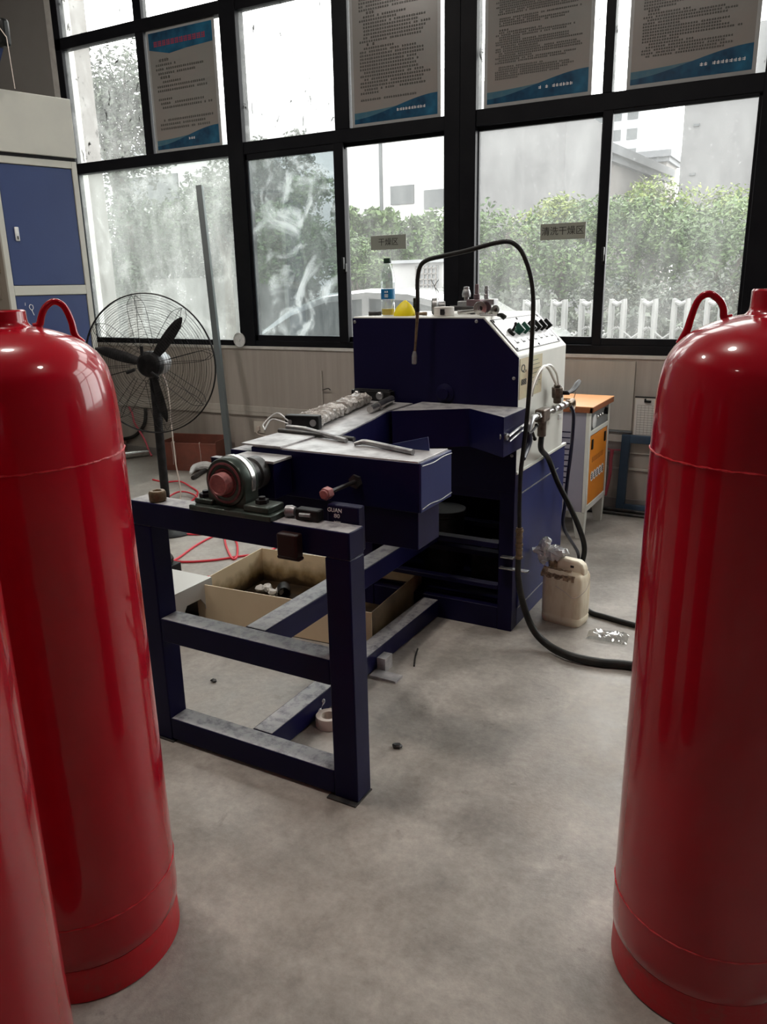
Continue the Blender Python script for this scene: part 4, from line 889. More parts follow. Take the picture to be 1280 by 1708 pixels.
small(MB().tube([(x-.045, 3.29, TZ+.030), (x+.01, 3.31, TZ+.028), (x+.07, 3.33, TZ+.022)], .010, n=12).cyl((x-.05, 3.288, TZ+.012), (x-.05, 3.288, TZ+.03), .012, n=12).cyl((x+.05, 3.325, TZ), (x+.05, 3.325, TZ+.020), .012, n=12).cyl((x-.05, 3.288, TZ), (x-.05, 3.288, TZ+.014), .012, n=12), 'pipe_piece', 'dark_steel', 'dark pipe piece lying behind the pale round block', 'pipe')
x = mt(776, 3.42)
small(MB().box((x-.030, 3.40, TZ), (x+.030, 3.45, TZ+.055)).cyl((x+.004, 3.425, TZ+.055), (x+.004, 3.425, TZ+.075), .012, n=6).lathe([(.018, 0), (.02, .012), (.016, .03), (.013, .034), (.013, .045), (0, .047)], (x+.004, 3.425, TZ+.072), n=16), 'cylinder_valve', 'dull_steel', 'steel valve block with a short stem, left of the pair of gas valves', 'valve', .003)
x = mt(794, 3.40)
small(MB().box((x-.034, 3.37, TZ), (x+.03, 3.43, TZ+.062)).cyl((x+.004, 3.40, TZ+.062), (x+.004, 3.40, TZ+.085), .014, n=12).cyl((x+.004, 3.40, TZ+.085), (x+.004, 3.40, TZ+.128), .009, n=10), 'cylinder_valve', 'valve_mauve', 'mauve valve block with a slim stem in the middle of the machine top pile', 'valve', .003)
x = mt(812, 3.47)
small(MB().box((x-.03, 3.455, TZ), (x+.04, 3.51, TZ+.062)).cyl((x-.006, 3.48, TZ+.062), (x-.006, 3.48, TZ+.085), .011, n=12).cyl((x-.006, 3.48, TZ+.085), (x-.006, 3.48, TZ+.120), .009, n=10).cyl((x-.006, 3.48, TZ+.098), (x-.006, 3.48, TZ+.106), .011, n=10), 'cylinder_valve', 'dull_steel', 'grey valve block with a ringed stem behind the black knob', 'valve', .003)
t = thing('wrench', 'long steel wrench with a black grip over the housing edge', 'wrench', (mt(800, 3.2), 3.2, TZ))
x = mt(765, 3.2); x2 = mt(818, 3.17); x3 = mt(842, 3.15)
MB().tube([(x, 3.20, TZ+.012), (x+.07, 3.20, TZ+.020), (mt(795, 3.2), 3.20, TZ+.024)], .008, n=10).lathe([(.010, 0), (.028, .002), (.028, .012), (.010, .014)], (mt(800, 3.2), 3.205, TZ+.030), axis=(.5, -1, 0), n=24).build('jaw_head', 'bright_steel', t)
MB().box((mt(802, 3.18), 3.172, TZ+.0005), (mt(832, 3.17), 3.186, TZ+.006)).build('handle', 'worn_steel', t, bevel=.001)
MB().tube([(mt(829, 3.17), 3.178, TZ+.004), (mt(836, 3.17), 3.176, TZ+.003), (mt(842, 3.17), 3.174, TZ-.008)], [.006, .010, .011], n=10).build('grip', 'plastic_black', t)
x = mt(808, 3.25)
t = thing('regulator_knob', 'round dark purple knob lying on a silver fitting', 'knob', (x, 3.25, TZ))
MB().lathe([(.023, 0), (.025, .004), (.025, .022), (.020, .026), (0, .026)], (x+.010, 3.235, TZ+.036), axis=(.45, -.9, 0), n=24).build('knob_cap', 'knob_purple', t)
MB().cyl((x-.010, 3.285, TZ+.030), (x+.012, 3.235, TZ+.036), .015, n=16).cyl((x-.01, 3.28, TZ), (x-.01, 3.28, TZ+.032), .014, n=14).build('stem', 'bright_steel', t)
x = mt(829, 3.33)
small(MB().lathe([(.009, 0), (.020, .002), (.020, .030), (.012, .034), (.012, .055), (0, .055)], (x+.006, 3.30, TZ+.020), axis=(-.75, .6, 0), n=24).cyl((x-.03, 3.33, TZ), (x-.03, 3.33, TZ+.022), .013, n=12), 'hose_fitting', 'bright_steel', 'bright open ended fitting nearest the sloped control panel', 'fitting')

# ================================================================== fan
FC = Vector((-3.558, 3.50, 1.063)); FA = Vector((.34, -.94, 0)).normalized()
t = thing('pedestal_fan', 'black industrial pedestal fan with round wire guard before the window', 'fan', (FC.x-.06, FC.y+.16, 0))
U = Vector((0, 0, 1)); Rt = U.cross(FA).normalized()             # Rt: to the right as seen from the front
FR = .412
def dish(r, side):                                              # depth of the guard at radius r
    return side*(.085*math.sqrt(max(0, 1-(r/FR)**2)) + .005)
def fp_(r, a, side): return FC+FA*dish(r, side)+Rt*math.cos(a)*r+U*math.sin(a)*r
for side, nm in ((1, 'front_guard'), (-1, 'rear_guard')):
    mb = MB()
    radii = [.085+(FR-.085)*((i/23)**.9) for i in range(24)] if side > 0 else [.14+(FR-.14)*(i/7) for i in range(8)]
    for r in radii: mb.ring(FC+FA*dish(r, side), FA, r, .0010 if r < FR-.001 else .0035, n=64, k=5)
    for i in range(8):
        a = 2*PI*i/8+.15; da = .09
        for s_ in (-1, 1):
            mb.tube([fp_(.085, a+s_*.10, side)] + [fp_(r, a+s_*min(da, .028/r), side)+FA*side*.002 for r in (.15, .22, .30, .36)] + [fp_(.395, a+s_*.02, side), fp_(.405, a, side)], .0016, n=5, smooth=3)
    mb.build(nm, 'black_steel', t)
for ang in (50, 164, 282):
    a0 = math.radians(ang); mb = MB(); n_ = 12; rows = []
    dr = Rt*math.cos(a0)+U*math.sin(a0); dt = -Rt*math.sin(a0)+U*math.cos(a0)
    for i in range(n_+1):
        s = i/n_; r = .055+.300*s; w_ = (.030+.026*math.sin(PI*min(1, s*1.05))**.7)*math.sqrt(max(.05, 1-max(0, (s-.80)/.205)**2)); tw = math.radians(26-14*s)
        rows.append([FC+dr*r+(dt*math.cos(tw)+FA*math.sin(tw))*q*w_+(FA*math.cos(tw)-dt*math.sin(tw))*h for q, h in ((-.6, -.002), (-.2, .004), (.3, .004), (.6, -.001), (.3, -.005), (-.2, -.005))])
    for r_ in rows: mb.v += r_
    for i in range(n_):
        for k in range(6): mb.f.append([i*6+k, i*6+(k+1) % 6, (i+1)*6+(k+1) % 6, (i+1)*6+k]); mb.mi.append(0)
    mb.f.append(list(range(5, -1, -1))); mb.mi.append(0); mb.f.append([n_*6+k for k in range(6)]); mb.mi.append(0)
    mb.build('blade', 'black_steel', t)
MB().lathe([(.078, -.03), (.080, 0), (.074, .02), (.060, .032), (.02, .036), (0, .036)], FC, axis=FA, n=32).build('hub', 'black_steel', t)
mb = MB()
for ang in (90, 200, 320): 
    a = math.radians(ang); mb.tube([fp_(.06, a, 1), fp_(.115, a, 1)], .010, n=8, smooth=1)
mb.build('hub_arms', 'black_steel', t)
MB().lathe([(.055, .03), (.072, .05), (.075, .14), (.06, .18), (.03, .20), (0, .2)], FC, axis=-FA, n=32).build('motor', 'dull_steel', t)
pb = FC-FA*.075-Vector((.025, 0, 0))
MB().ball(pb-FA*.05+Rt*.075+U*.01, .022, 12).cyl(pb-FA*.03+Rt*.05, pb-FA*.05+Rt*.08, .015, n=10).build('tilt_knob', 'black_steel', t)
px_ = pb
MB().cyl((px_.x, px_.y, .03), (px_.x, px_.y, px_.z-.05), .027, n=20).build('pole', 'black_steel', t)
MB().lathe([(.20, 0), (.205, .006), (.19, .016), (.06, .03), (.035, .06), (.0, .06)], (px_.x, px_.y, 0), n=40).build('base', 'black_steel', t)
MB().tube([pb-FA*.04+U*-.04+Rt*.03, pb-FA*.02+Rt*.075-U*.16, pb+Rt*.085-U*.40, pb+Rt*.09-U*.62, pb+Rt*.105-U*.82, Vector((px_.x+.10, px_.y-.02, .10)), Vector((px_.x+.16, px_.y+.02, .006)), Vector((px_.x-.1, px_.y+.4, .006)), Vector((px_.x-.5, px_.y+1.2, .006))], .0042, n=7).build('cord', 'tape', t)

# leaning square tube
top = on_y(333, 312, WY-.06); bot = on_z(387, 798, .0)
o = MB(); dv = (bot-top); dn = dv.normalized(); sx_ = Vector((0, 0, 1)).cross(dn); sx_ = Vector((.94, .34, 0)); sx_ = (sx_-dn*sx_.dot(dn)).normalized(); sy_ = dn.cross(sx_)
hw = .024; bot2 = bot+dn*.0
vs = []
for q in (top, bot2):
    for a, b in ((-1, -1), (1, -1), (1, 1), (-1, 1)): vs.append(q+sx_*a*hw+sy_*b*hw)
zmin = min(q.z for q in vs); vs = [q-Vector((0, 0, zmin)) for q in vs]
o.add(vs, [(3, 2, 1, 0), (4, 5, 6, 7), (0, 1, 5, 4), (1, 2, 6, 5), (2, 3, 7, 6), (3, 0, 4, 7)])
o = o.build('square_tube', 'bar_grey', bevel=.003); tag(o, 'tall grey square tube leaning against the window behind the fan', 'tube'); centre(o)

# ================================================================== crate, tubes, brick and hoses behind the fan
t = thing('rusty_crate', 'open rust red metal crate on the floor behind the fan pole', 'crate', (-4.72, 5.03, 0))
mb = MB(); wA, wB, hC, tk = .54, .27, .27, .006
mb.box((-wA/2, -wB/2, 0), (wA/2, wB/2, tk)); mb.box((-wA/2, -wB/2, 0), (wA/2, -wB/2+tk, hC-.03)); mb.box((-wA/2, wB/2-tk, 0), (wA/2, wB/2, hC)); mb.box((-wA/2, -wB/2, 0), (-wA/2+tk, wB/2, hC-.03)); mb.box((wA/2-tk, -wB/2, 0), (wA/2, wB/2, hC-.01))
mb.box((-wA/2-.004, -wB/2-.006, 0), (wA/2+.004, -wB/2, .05))
mb.v = [RZ(14) @ q + Vector((-4.70, 5.05, 0)) for q in mb.v]
mb.build('crate_body', 'rust_box', t, bevel=.003)
mb = MB()
for x in (-.14, -.115, .12): mb.tube([(x, -wB/2-.003, .05), (x+.004, -wB/2-.003, .14), (x-.002, -wB/2-.003, hC-.028), (x, -wB/2+.01, hC-.026)], .0022, n=5)
mb.v = [RZ(14) @ q + Vector((-4.70, 5.05, 0)) for q in mb.v]
mb.build('string', 'tape', t)
o = MB().cyl(Vector((-5.66, 4.86, .034)), Vector((-5.45, 5.23, .034)), .034, n=24).build('round_bar', 'bright_steel'); tag(o, 'silver round bar on the floor, nearer of the two by the left cylinder', 'bar', 'silver round bars on the floor'); centre(o)
o = MB().cyl(Vector((-5.78, 4.92, .028)), Vector((-5.50, 5.245, .028)), .028, n=24).build('round_bar', 'dull_steel'); tag(o, 'dull round bar on the floor behind the brighter silver bar', 'bar', 'silver round bars on the floor'); centre(o)
o = MB().box((-6.02, 5.14, 0), (-5.76, 5.26, .11), RZ(8)).build('brick', 'brick', bevel=.005); tag(o, 'dark brown brick on the floor at the wall foot', 'brick'); centre(o)
hose('wall_hose', 'black hose curving down the wall behind the fan guard', 'hose', [(-5.47, WY-.03, .44), (-5.475, WY-.03, .38), (-5.50, WY-.03, .30), (-5.57, WY-.03, .22), (-5.68, WY-.03, .155), (-5.85, WY-.03, .12), (-6.0, WY-.03, .10)], .016, 'black_rubber')
hose('pink_hose', 'pink hose hanging down the wall beside the black wall hose', 'hose', [(-5.68, WY-.03, .44), (-5.64, WY-.035, .38), (-5.62, WY-.04, .30), (-5.55, WY-.05, .22), (-5.48, WY-.06, .13), (-5.44, WY-.07, .05), (-5.40, WY-.08, .008)], .009, 'pink_hose')
o = MB().tube([on_z(318, 790, .012), on_z(325, 780, .04), on_z(345, 776, .055), on_z(362, 782, .03), on_z(372, 786, .014)], [.012, .03, .038, .03, .014], n=10).build('rag', 'white_film'); tag(o, 'pale crumpled rag on the floor in front of the crate', 'rag'); centre(o)
o = MB().tube([on_z(322, 797, .018), on_z(335, 788, .018), on_z(350, 782, .018), on_z(366, 780, .018)], .018, n=12).build('pipe_stub', 'dark_steel'); tag(o, 'short dark pipe stub on the floor before the pale rag', 'pipe'); centre(o)
# red air hose in loose loops
P = [on_z(255, 800, .006), on_z(275, 804, .006), on_z(300, 803, .02), on_z(318, 812, .012), on_z(330, 822, .006), on_z(315, 838, .006), on_z(290, 836, .006), on_z(278, 832, .006), on_z(300, 820, .035), on_z(325, 826, .02), on_z(345, 850, .006), on_z(370, 880, .006), on_z(377, 910, .006), on_z(388, 932, .006), on_z(396, 925, .006), on_z(392, 900, .006), on_z(365, 892, .006), on_z(330, 908, .006), on_z(290, 935, .006), on_z(262, 940, .006), on_z(262, 930, .006), on_z(300, 937, .006), on_z(350, 935, .006), on_z(400, 928, .006), on_z(440, 922, .006), on_z(470, 905, .006), on_z(450, 888, .006), on_z(400, 884, .006), on_z(350, 890, .006), on_z(310, 891, .006), on_z(262, 886, .006)]
hose('air_hose', 'red air hose in loose loops on the floor behind the stand', 'hose', P, .0068, 'red_hose', n=8)
hose('air_hose', 'red air hose end lying beside the grey metal box', 'hose', [on_z(250, 958, .006), on_z(298, 963, .006), on_z(330, 965, .006), on_z(350, 962, .006)], .0068, 'red_hose', n=8)

# ================================================================== tray, box and litter under the stand
t = thing('oil_tray', 'open cream metal tray with brown oil at its bottom, under the stand rails', 'tray', (-1.94, 2.69, 0))
TR_ = RZ(4.2); TO = Vector((-2.452, 2.563, 0)); tw, td, th, tk = .905, .550, .18, .004
def tbox(mb, a, b):
    n0 = len(mb.v); mb.box(a, b)
    for q in range(n0, len(mb.v)): mb.v[q] = TR_ @ mb.v[q]+TO
    return mb
mb = MB(); tbox(mb, (0, 0, 0), (tw, td, tk)); tbox(mb, (0, tk, tk), (tk, td-tk, th)); tbox(mb, (0, td-tk, tk), (tw, td, th)); mb.build('shell', 'tray_oily', t)
mb = MB(); tbox(mb, (tw-tk, tk, tk), (tw, td-tk, th)); mb.build('end_wall', 'tray_shade', t)  # end wall coloured dark brown to stand for shade under the arm
mb = MB(); tbox(mb, (0, 0, tk), (tw, tk, th)); mb.build('front_wall', 'cream_tray', t)
OC = on_z(474, 990, tk+.034)
o = MB().cyl(OC, OC+Vector((-.045, .06, 0)), .032, .034, n=24, cap=False).cyl(OC+Vector((-.045, .06, 0)), OC+Vector((-.047, .062, 0)), .034, n=24).cyl(OC, OC+Vector((-.045, .06, 0)), .029, .030, n=24, cap=False).build('oil_can', 'black_steel'); tag(o, 'small black can lying in the oily cream tray', 'can'); centre(o)
rg = random.Random(9); mb = MB()
for i in range(5): mb.ball((OC.x-.16+.026*i+rg.uniform(-.01, .01), OC.y+.03+rg.uniform(-.03, .03), tk+.022), .026, 8, (1, .8, .7))
mb.v = [q+Vector((rg.uniform(-.006, .006), rg.uniform(-.006, .006), rg.uniform(0, .008))) for q in mb.v]
o = mb.build('paper_scraps', 'paper', smooth=20); tag(o, 'crumpled pale scraps beside the black can in the tray', 'scraps'); centre(o)
t = thing('metal_box', 'pale grey metal box with a rounded cutout, left of the cream tray', 'box', (-2.62, 2.45, 0))
gx0, gx1, gy0, gy1, gh = -3.05, -2.405, 2.36, 2.62, .20
mb = MB().box((gx0, gy0, gh-.006), (gx1, gy1, gh)).box((gx0, gy0, 0), (gx0+.006, gy1, gh-.006)).box((gx0+.006, gy0, 0), (gx1, gy0+.006, gh-.006)).box((gx0+.006, gy1-.006, 0), (gx1, gy1, gh-.006))
mb.prism([(gx1-.006, gy0+.006, 0), (gx1-.006, gy0+.05, 0), (gx1-.006, gy0+.055, .08), (gx1-.006, gy0+.085, .12), (gx1-.006, gy1-.085, .12), (gx1-.006, gy1-.055, .08), (gx1-.006, gy1-.05, 0), (gx1-.006, gy1-.006, 0), (gx1-.006, gy1-.006, gh-.006), (gx1-.006, gy0+.006, gh-.006)], (.006, 0, 0))
mb.build('box_shell', 'floor_tile', t, bevel=.001)
rg = random.Random(3); mb = MB(); mb.box((-3.12, 2.86, 0), (-2.955, 2.99, .07)); 
o = MB().ball((-3.03, 2.92, .10), .075, 14, (1, .8, .62)); o.v = [q+Vector((rg.uniform(-.008, .008), rg.uniform(-.008, .008), rg.uniform(-.008, .008))) for q in o.v]
tb = thing('black_motor', 'small black box topped with crumpled dark plastic, behind the stand leg', 'motor', (-3.03, 2.92, 0))
mb.build('motor_case', 'black_steel', tb, bevel=.005); o.build('plastic_cover', 'dark_steel', tb, smooth=20)
o = MB().box((-1.450, 2.430, .0), (-1.331, 2.490, .010)).build('flat_strip', 'worn_steel', bevel=.001); tag(o, 'longer flat steel strip on the floor right of the stand leg', 'strip', 'flat strips by the stand leg'); centre(o)
o = MB().box((-1.450, 2.494, .0), (-1.412, 2.555, .058)).build('flat_strip', 'worn_steel', bevel=.001); tag(o, 'short thick steel block just behind the longer floor strip', 'strip', 'flat strips by the stand leg'); centre(o)
t = thing('tape_roll', 'roll of pale tape lying under the lower rail', 'tape', (-1.405, 2.06, 0))
MB().lathe([(.026, .002), (.045, 0), (.047, .003), (.047, .038), (.045, .041), (.026, .039), (.026, .002)], (-1.400, 2.06, 0), n=40).build('roll', 'tape', t)
MB().tube([(-1.447, 2.075, .03), (-1.462, 2.09, .035), (-1.458, 2.11, .055), (-1.448, 2.10, .062)], [.009, .011, .010, .006], n=8).build('loose_end', 'white_film', t)
o = MB().tube([on_z(697, 1082, .004), on_z(693, 1095, .004), on_z(691, 1111, .004)], .0035, n=6).build('stray_wire', 'black_rubber'); tag(o, 'short black wire end on the floor before the machine plinth', 'wire'); centre(o)
# jug with its rag and the bag
JC = Vector((-.925, 3.318, 0)); JR = RZ(-9)
t = thing('plastic_jug', 'dirty translucent plastic jug standing beside the machine corner', 'jug', JC)
mb = MB(); jw_, jd, n_ = .097, .068, 32
def jr(f, a):
    e = .42; return Vector((math.copysign(abs(math.cos(a))**e, math.cos(a))*jw_*f, math.copysign(abs(math.sin(a))**e, math.sin(a))*jd*f, 0))
lv = [(.0, .93, .93), (.006, .97, .97), (.012, 1.0, 1.0), (.035, 1.01, 1.01), (.040, .975, .975), (.048, 1.0, 1.0), (.13, 1.01, 1.01), (.205, 1.0, 1.0), (.225, .985, .98), (.240, .93, .90), (.250, .80, .75)]
rows = []
for z, fx_, fy_ in lv:
    rows.append([JR @ Vector((jr(1, 2*PI*k/n_).x*fx_, jr(1, 2*PI*k/n_).y*fy_, z))+JC for k in range(n_)])
for r_ in rows: mb.v += r_
for i in range(len(rows)-1):
    for k in range(n_): mb.f.append([i*n_+k, i*n_+(k+1) % n_, (i+1)*n_+(k+1) % n_, (i+1)*n_+k]); mb.mi.append(0 if lv[i][0] < .2 else 0)
mb.f.append(list(range(n_-1, -1, -1))); mb.mi.append(0); mb.f.append([(len(rows)-1)*n_+k for k in range(n_)]); mb.mi.append(0)
mb.build('jug_body', 'jug', t, smooth=40)
# handle hump with its hole
def jl(x, y, z): return JR @ Vector((x, y, z))+JC
hump = [(.02, .24), (.092, .235), (.092, .262), (.082, .286), (.060, .300), (-.02, .302), (-.04, .285), (-.042, .24)]
MB().prism([jl(x, -.024, z) for x, z in hump], JR @ Vector((0, .05, 0))).build('handle', 'jug', t, bevel=.010, segs=3)
MB().box(jl(.028, -.0265, .268), jl(.028, -.0265, .268)+Vector((.022, .003, .010))).build('handle_slot', 'black_steel', t)
mb = MB(); rg = random.Random(12)
for i in range(9):
    for k in range(4):
        pass
g = []
for i in range(13):
    for k in range(6):
        x = -.094+.0135*i; z = .216+.008*k; yy = -.069+max(0, (z-.232))*1.4+rg.uniform(0, .001)
        mb.v.append(jl(x, yy-.0012, z+rg.uniform(-.003, .003)))
for i in range(12):
    for k in range(5):
        if (k == 0 and i % 3 == 1) or (i > 9 and k > 2): continue
        mb.f.append([i*6+k, (i+1)*6+k, (i+1)*6+k+1, i*6+k+1]); mb.mi.append(0)
mb.build('grime', 'jug_dirt', t, smooth=60)
MB().cyl(jl(-.062, .0, .245), jl(-.062, .0, .285), .026, n=24).build('neck', 'jug_dirt', t)
mb = MB(); rg = random.Random(21)
mb.ball(jl(-.062, 0, .312), .045, 18, (1, .8, .75)); mb.ball(jl(-.10, -.02, .350), .034, 14, (.8, .7, 1.1)); mb.ball(jl(-.118, -.02, .318), .032, 14, (1.3, .7, .6)); mb.ball(jl(-.04, -.01, .325), .036, 14, (1.3, .8, .55)); mb.ball(jl(-.105, -.03, .285), .022, 12, (1, .6, 1.2))
mb.v = [q+Vector((rg.uniform(-.008, .008), rg.uniform(-.008, .008), rg.uniform(-.008, .008))) for q in mb.v]
mb.build('film_plug', 'white_film', t, smooth=25)
MB().tube([jl(-.02, -.071, .185), jl(.03, -.0725, .165), jl(.07, -.071, .145), jl(.099, -.04, .165), jl(.105, .0, .19), jl(.10, .03, .22)], .0018, n=6).build('string', 'tape', t)
mb = MB(); rg = random.Random(31); nx, ny = 14, 9; base = on_z(1014, 1064, 0)
for i in range(nx+1):
    for k in range(ny+1):
        u = i/nx-.5; v_ = k/ny-.5; edge = min(1, 6*min(.5-abs(u), .5-abs(v_))+.05)
        mb.v.append(base+RZ(8) @ Vector((u*.17+rg.uniform(-.003, .003), v_*.10+.02*u*v_, 0))+Vector((0, 0, .004+edge*(.012+.012*rg.random()))))
for i in range(nx):
    for k in range(ny): a = i*(ny+1)+k; mb.f.append([a, a+ny+1, a+ny+2, a+1]); mb.mi.append(0)
o = mb.build('plastic_bag', 'thin_plastic', smooth=20); tag(o, 'flat clear plastic bag lying on the floor before the jug', 'bag'); centre(o)
# floor litter
for px, py, r, lab in ((357, 1137, .012, 'small dark nut on the floor inside the stand'), (663, 1247, .016, 'dark curled scrap on the bare floor right of the stand')):
    q = on_z(px, py, 0); mb = MB().ball(q+Vector((0, 0, r*.5)), r, 10, (1.2, .8, .5)); rg = random.Random(px); mb.v = [v_+Vector((rg.uniform(-.003, .003), rg.uniform(-.003, .003), 0)) for v_ in mb.v]
    o = mb.build('scrap', 'dark_steel', smooth=20); tag(o, lab, 'scrap'); centre(o)

# ================================================================== orange steam cabinet
t = thing('steam_cabinet', 'orange doored floor cabinet with white frame and lilac grey side', 'cabinet', (-1.46, 4.75, 0))
ox0, ox1, oy0, oy1, oz = -1.80, -1.165, 4.510, 4.985, .795
bd = MB().box((ox0, oy0+.004, .165), (ox1-.022, oy1-.004, oz)).build('body', 'lilac_grey', t, bevel=.003)
mb = MB()
for i in range(10): mb.box((-1.50, oy0+.002, .335+.034*i), (-1.275, oy0+.005, .341+.034*i))
mb.build('side_vents', 'navy_panel', bd, smooth=0)
mb = MB().box((ox1-.022, oy0, .165), (ox1, oy0+.036, oz)).box((ox1-.022, oy1-.036, .165), (ox1, oy1, oz)).box((ox1-.022, oy0+.036, .765), (ox1, oy1-.036, oz)).box((ox1-.022, oy0+.036, .622), (ox1, oy1-.036, .650)).box((ox1-.022, oy0+.036, .165), (ox1, oy1-.036, .200))
mb.build('front_frame', 'white_paint', t, bevel=.003)
cp = MB().box((ox1-.02, oy0+.036, .650), (ox1-.006, oy1-.036, .765)).build('control_panel', 'slate_panel', t)
MB().lathe([(.040, 0), (.042, .004), (.042, .010), (.036, .012), (0, .012)], (ox1-.006, oy0+.095, .700), axis=(1, 0, 0), n=28).build('gauge', 'white_film', cp)
for y in (4.69, 4.745, 4.80): MB().lathe([(.010, 0), (.010, .006), (.006, .010), (0, .010)], (ox1-.006, y, .715), axis=(1, 0, 0), n=14).build('indicator', 'bright_steel', cp)
MB().lathe([(.018, 0), (.018, .012), (0, .014)], (ox1-.006, 4.875, .722), axis=(1, 0, 0), n=18).box((ox1-.004, 4.868, .705), (ox1+.014, 4.882, .745)).build('switch', 'plastic_black', cp)
dr = MB().box((ox1-.018, oy0+.040, .203), (ox1-.003, oy1-.040, .618)).build('door', 'orange', t, bevel=.002)
MB().box((ox1-.003, oy0+.075, .535), (ox1+.003, oy0+.105, .595)).build('latch', 'plastic_black', dr, bevel=.002)
MB().box((ox1-.003, oy1-.105, .535), (ox1+.003, oy1-.075, .595)).build('latch', 'plastic_black', dr, bevel=.002)
mb = MB(); rg = random.Random(2)
for k in range(8): 
    y = 4.615+k*.034; 
    for q in range(3): mb.box((ox1-.0032, y, .455+.010*q), (ox1-.0022, y+.024, .458+.010*q))
    mb.box((ox1-.0032, y+.010, .450), (ox1-.0022, y+.014, .485))
mb.build('door_lettering', 'orange_edge', dr, smooth=0)
mb = MB()
for k in range(5):
    y = 4.63+k*.062
    mb.lathe([(.030, 0), (.030, .0012), (0, .0012)], (ox1-.003, y, .365), axis=(1, 0, 0), n=24)
mb.build('emblem_row', 'white_ink', dr)
mb = MB()
for k in range(5):
    y = 4.63+k*.062
    for q in range(3): mb.box((ox1-.0018, y-.018, .350+.012*q), (ox1-.001, y+.018, .355+.012*q))
    mb.box((ox1-.0018, y-.003, .345), (ox1-.001, y+.003, .388))
mb.build('emblem_glyphs', 'ink', dr, smooth=0)
lid = MB().box((ox0-.02, oy0-.018, oz), (ox1+.018, oy1+.018, oz+.006)).build('top_board', 'orange_top', t, bevel=.002)
MB().box((ox0-.018, oy0-.016, oz-.030), (ox1+.016, oy0-.001, oz)).box((ox1+.001, oy0-.016, oz-.030), (ox1+.016, oy1+.016, oz)).build('top_edging', 'orange_edge', lid, bevel=.001)
for x, y in ((ox1-.045, oy0+.03), (ox1-.045, oy1-.03), (ox0+.04, oy0+.03), (ox0+.04, oy1-.03)):
    MB().prism([(x-.04, y-.026, .165), (x+.042, y-.026, .165), (x+.042, y+.026, .165), (x-.04, y+.026, .165)], (0, 0, -.001)).add([(x-.04, y-.026, .165), (x+.042, y-.026, .165), (x+.042, y+.026, .165), (x-.04, y+.026, .165), (x-.008, y-.02, 0), (x+.036, y-.02, 0), (x+.036, y+.02, 0), (x-.008, y+.02, 0)], [(4, 7, 6, 5), (0, 1, 5, 4), (1, 2, 6, 5), (2, 3, 7, 6), (3, 0, 4, 7)]).build('leg', 'white_paint', t, bevel=.002)
o = MB().tube([(-1.46, 4.72, oz+.0085), (-1.36, 4.71, oz+.0085), (-1.33, 4.74, oz+.0085), (-1.43, 4.76, oz+.0085), (-1.46, 4.72, oz+.0085)], .003, n=6).tube([(-1.33, 4.74, oz+.0085), (-1.325, 4.76, oz+.05)], .003, n=6).build('wire_loop', 'brown_brass'); tag(o, 'thin wire loop lying on the orange cabinet top', 'wire'); centre(o)

# ================================================================== blue cabinet on the left
CP = Vector((-4.69, 4.12, 0)); ct = math.radians(15.4)
cu_ = Vector((-math.sin(ct), -math.cos(ct), 0)); cn = Vector((math.cos(ct), -math.sin(ct), 0)); cb = -cn     # along the front (towards the camera), outwards, backwards
t = thing('blue_cabinet', 'tall cream framed cabinet with blue doors against the left wall', 'cabinet', CP)
def cq(s, o_, z): return CP+cu_*s+cn*o_+Vector((0, 0, z))
def cbox(mb, s0, s1, o0, o1, z0, z1):
    vs = [cq(s, q, z) for z in (z0, z1) for s, q in ((s0, o0), (s0, o1), (s1, o1), (s1, o0))]
    mb.add(vs, [(0, 1, 2, 3), (7, 6, 5, 4), (4, 5, 1, 0), (5, 6, 2, 1), (6, 7, 3, 2), (7, 4, 0, 3)])
CW, CD, CH = .575, .75, 2.345
mb = MB(); cbox(mb, .01, CW-.01, -CD, -.03, .02, CH); bd = mb.build('body', 'cab_tan', t, bevel=.003)
mb = MB(); cbox(mb, CW-.0101, CW-.006, -.30, -.12, 1.62, 1.76); mb.build('side_label', 'cab_label', bd)
mb = MB(); cbox(mb, CW-.0101, CW-.006, -.33, -.16, 1.45, 1.58); mb.build('side_label', 'cab_tan', bd)
mb = MB(); cbox(mb, 0, .036, -.03, 0, 0, CH); cbox(mb, CW-.036, CW, -.03, 0, 0, CH); cbox(mb, .036, CW-.036, -.03, 0, CH-.045, CH); cbox(mb, .036, CW-.036, -.03, 0, 1.472, 1.534); cbox(mb, .036, CW-.036, -.03, 0, 0, .08); mb.build('front_frame', 'cab_cream', t, bevel=.003)
mb = MB(); cbox(mb, .040, CW-.040, -.025, -.006, 1.538, CH-.049); d1 = mb.build('door', 'cab_blue', t, bevel=.002)
mb = MB(); cbox(mb, CW-.120, CW-.092, -.006, .006, 1.82, 1.91); hd = mb.build('handle', 'white_film', d1, bevel=.006, segs=3)
mb = MB(); cbox(mb, CW-.110, CW-.102, .0058, .0075, 1.83, 1.852); mb.build('keyhole', 'plastic_black', d1)
mb = MB(); cbox(mb, .040, CW-.040, -.025, -.006, .084, 1.468); d2 = mb.build('door', 'cab_blue', t, bevel=.002)
mb = MB(); q0 = cq(CW-.135, -.0048, 1.375)
mb.tube([q0+cu_*-.012+Vector((0, 0, .03)), q0+cu_*.006+Vector((0, 0, .036)), q0+cu_*.014+Vector((0, 0, .018)), q0+cu_*.0+Vector((0, 0, .0)), q0+cu_*-.012+Vector((0, 0, .012)), q0+cu_*-.01+Vector((0, 0, .03))], .002, n=6).tube([q0+Vector((0, 0, 0)), q0-cu_*.012+Vector((0, 0, -.035))], .002, n=6).tube([q0+cu_*.04+Vector((0, 0, .03)), q0+cu_*.038+Vector((0, 0, .05))], .0015, n=6)
mb.build('chalk_mark', 'white_ink', d2)
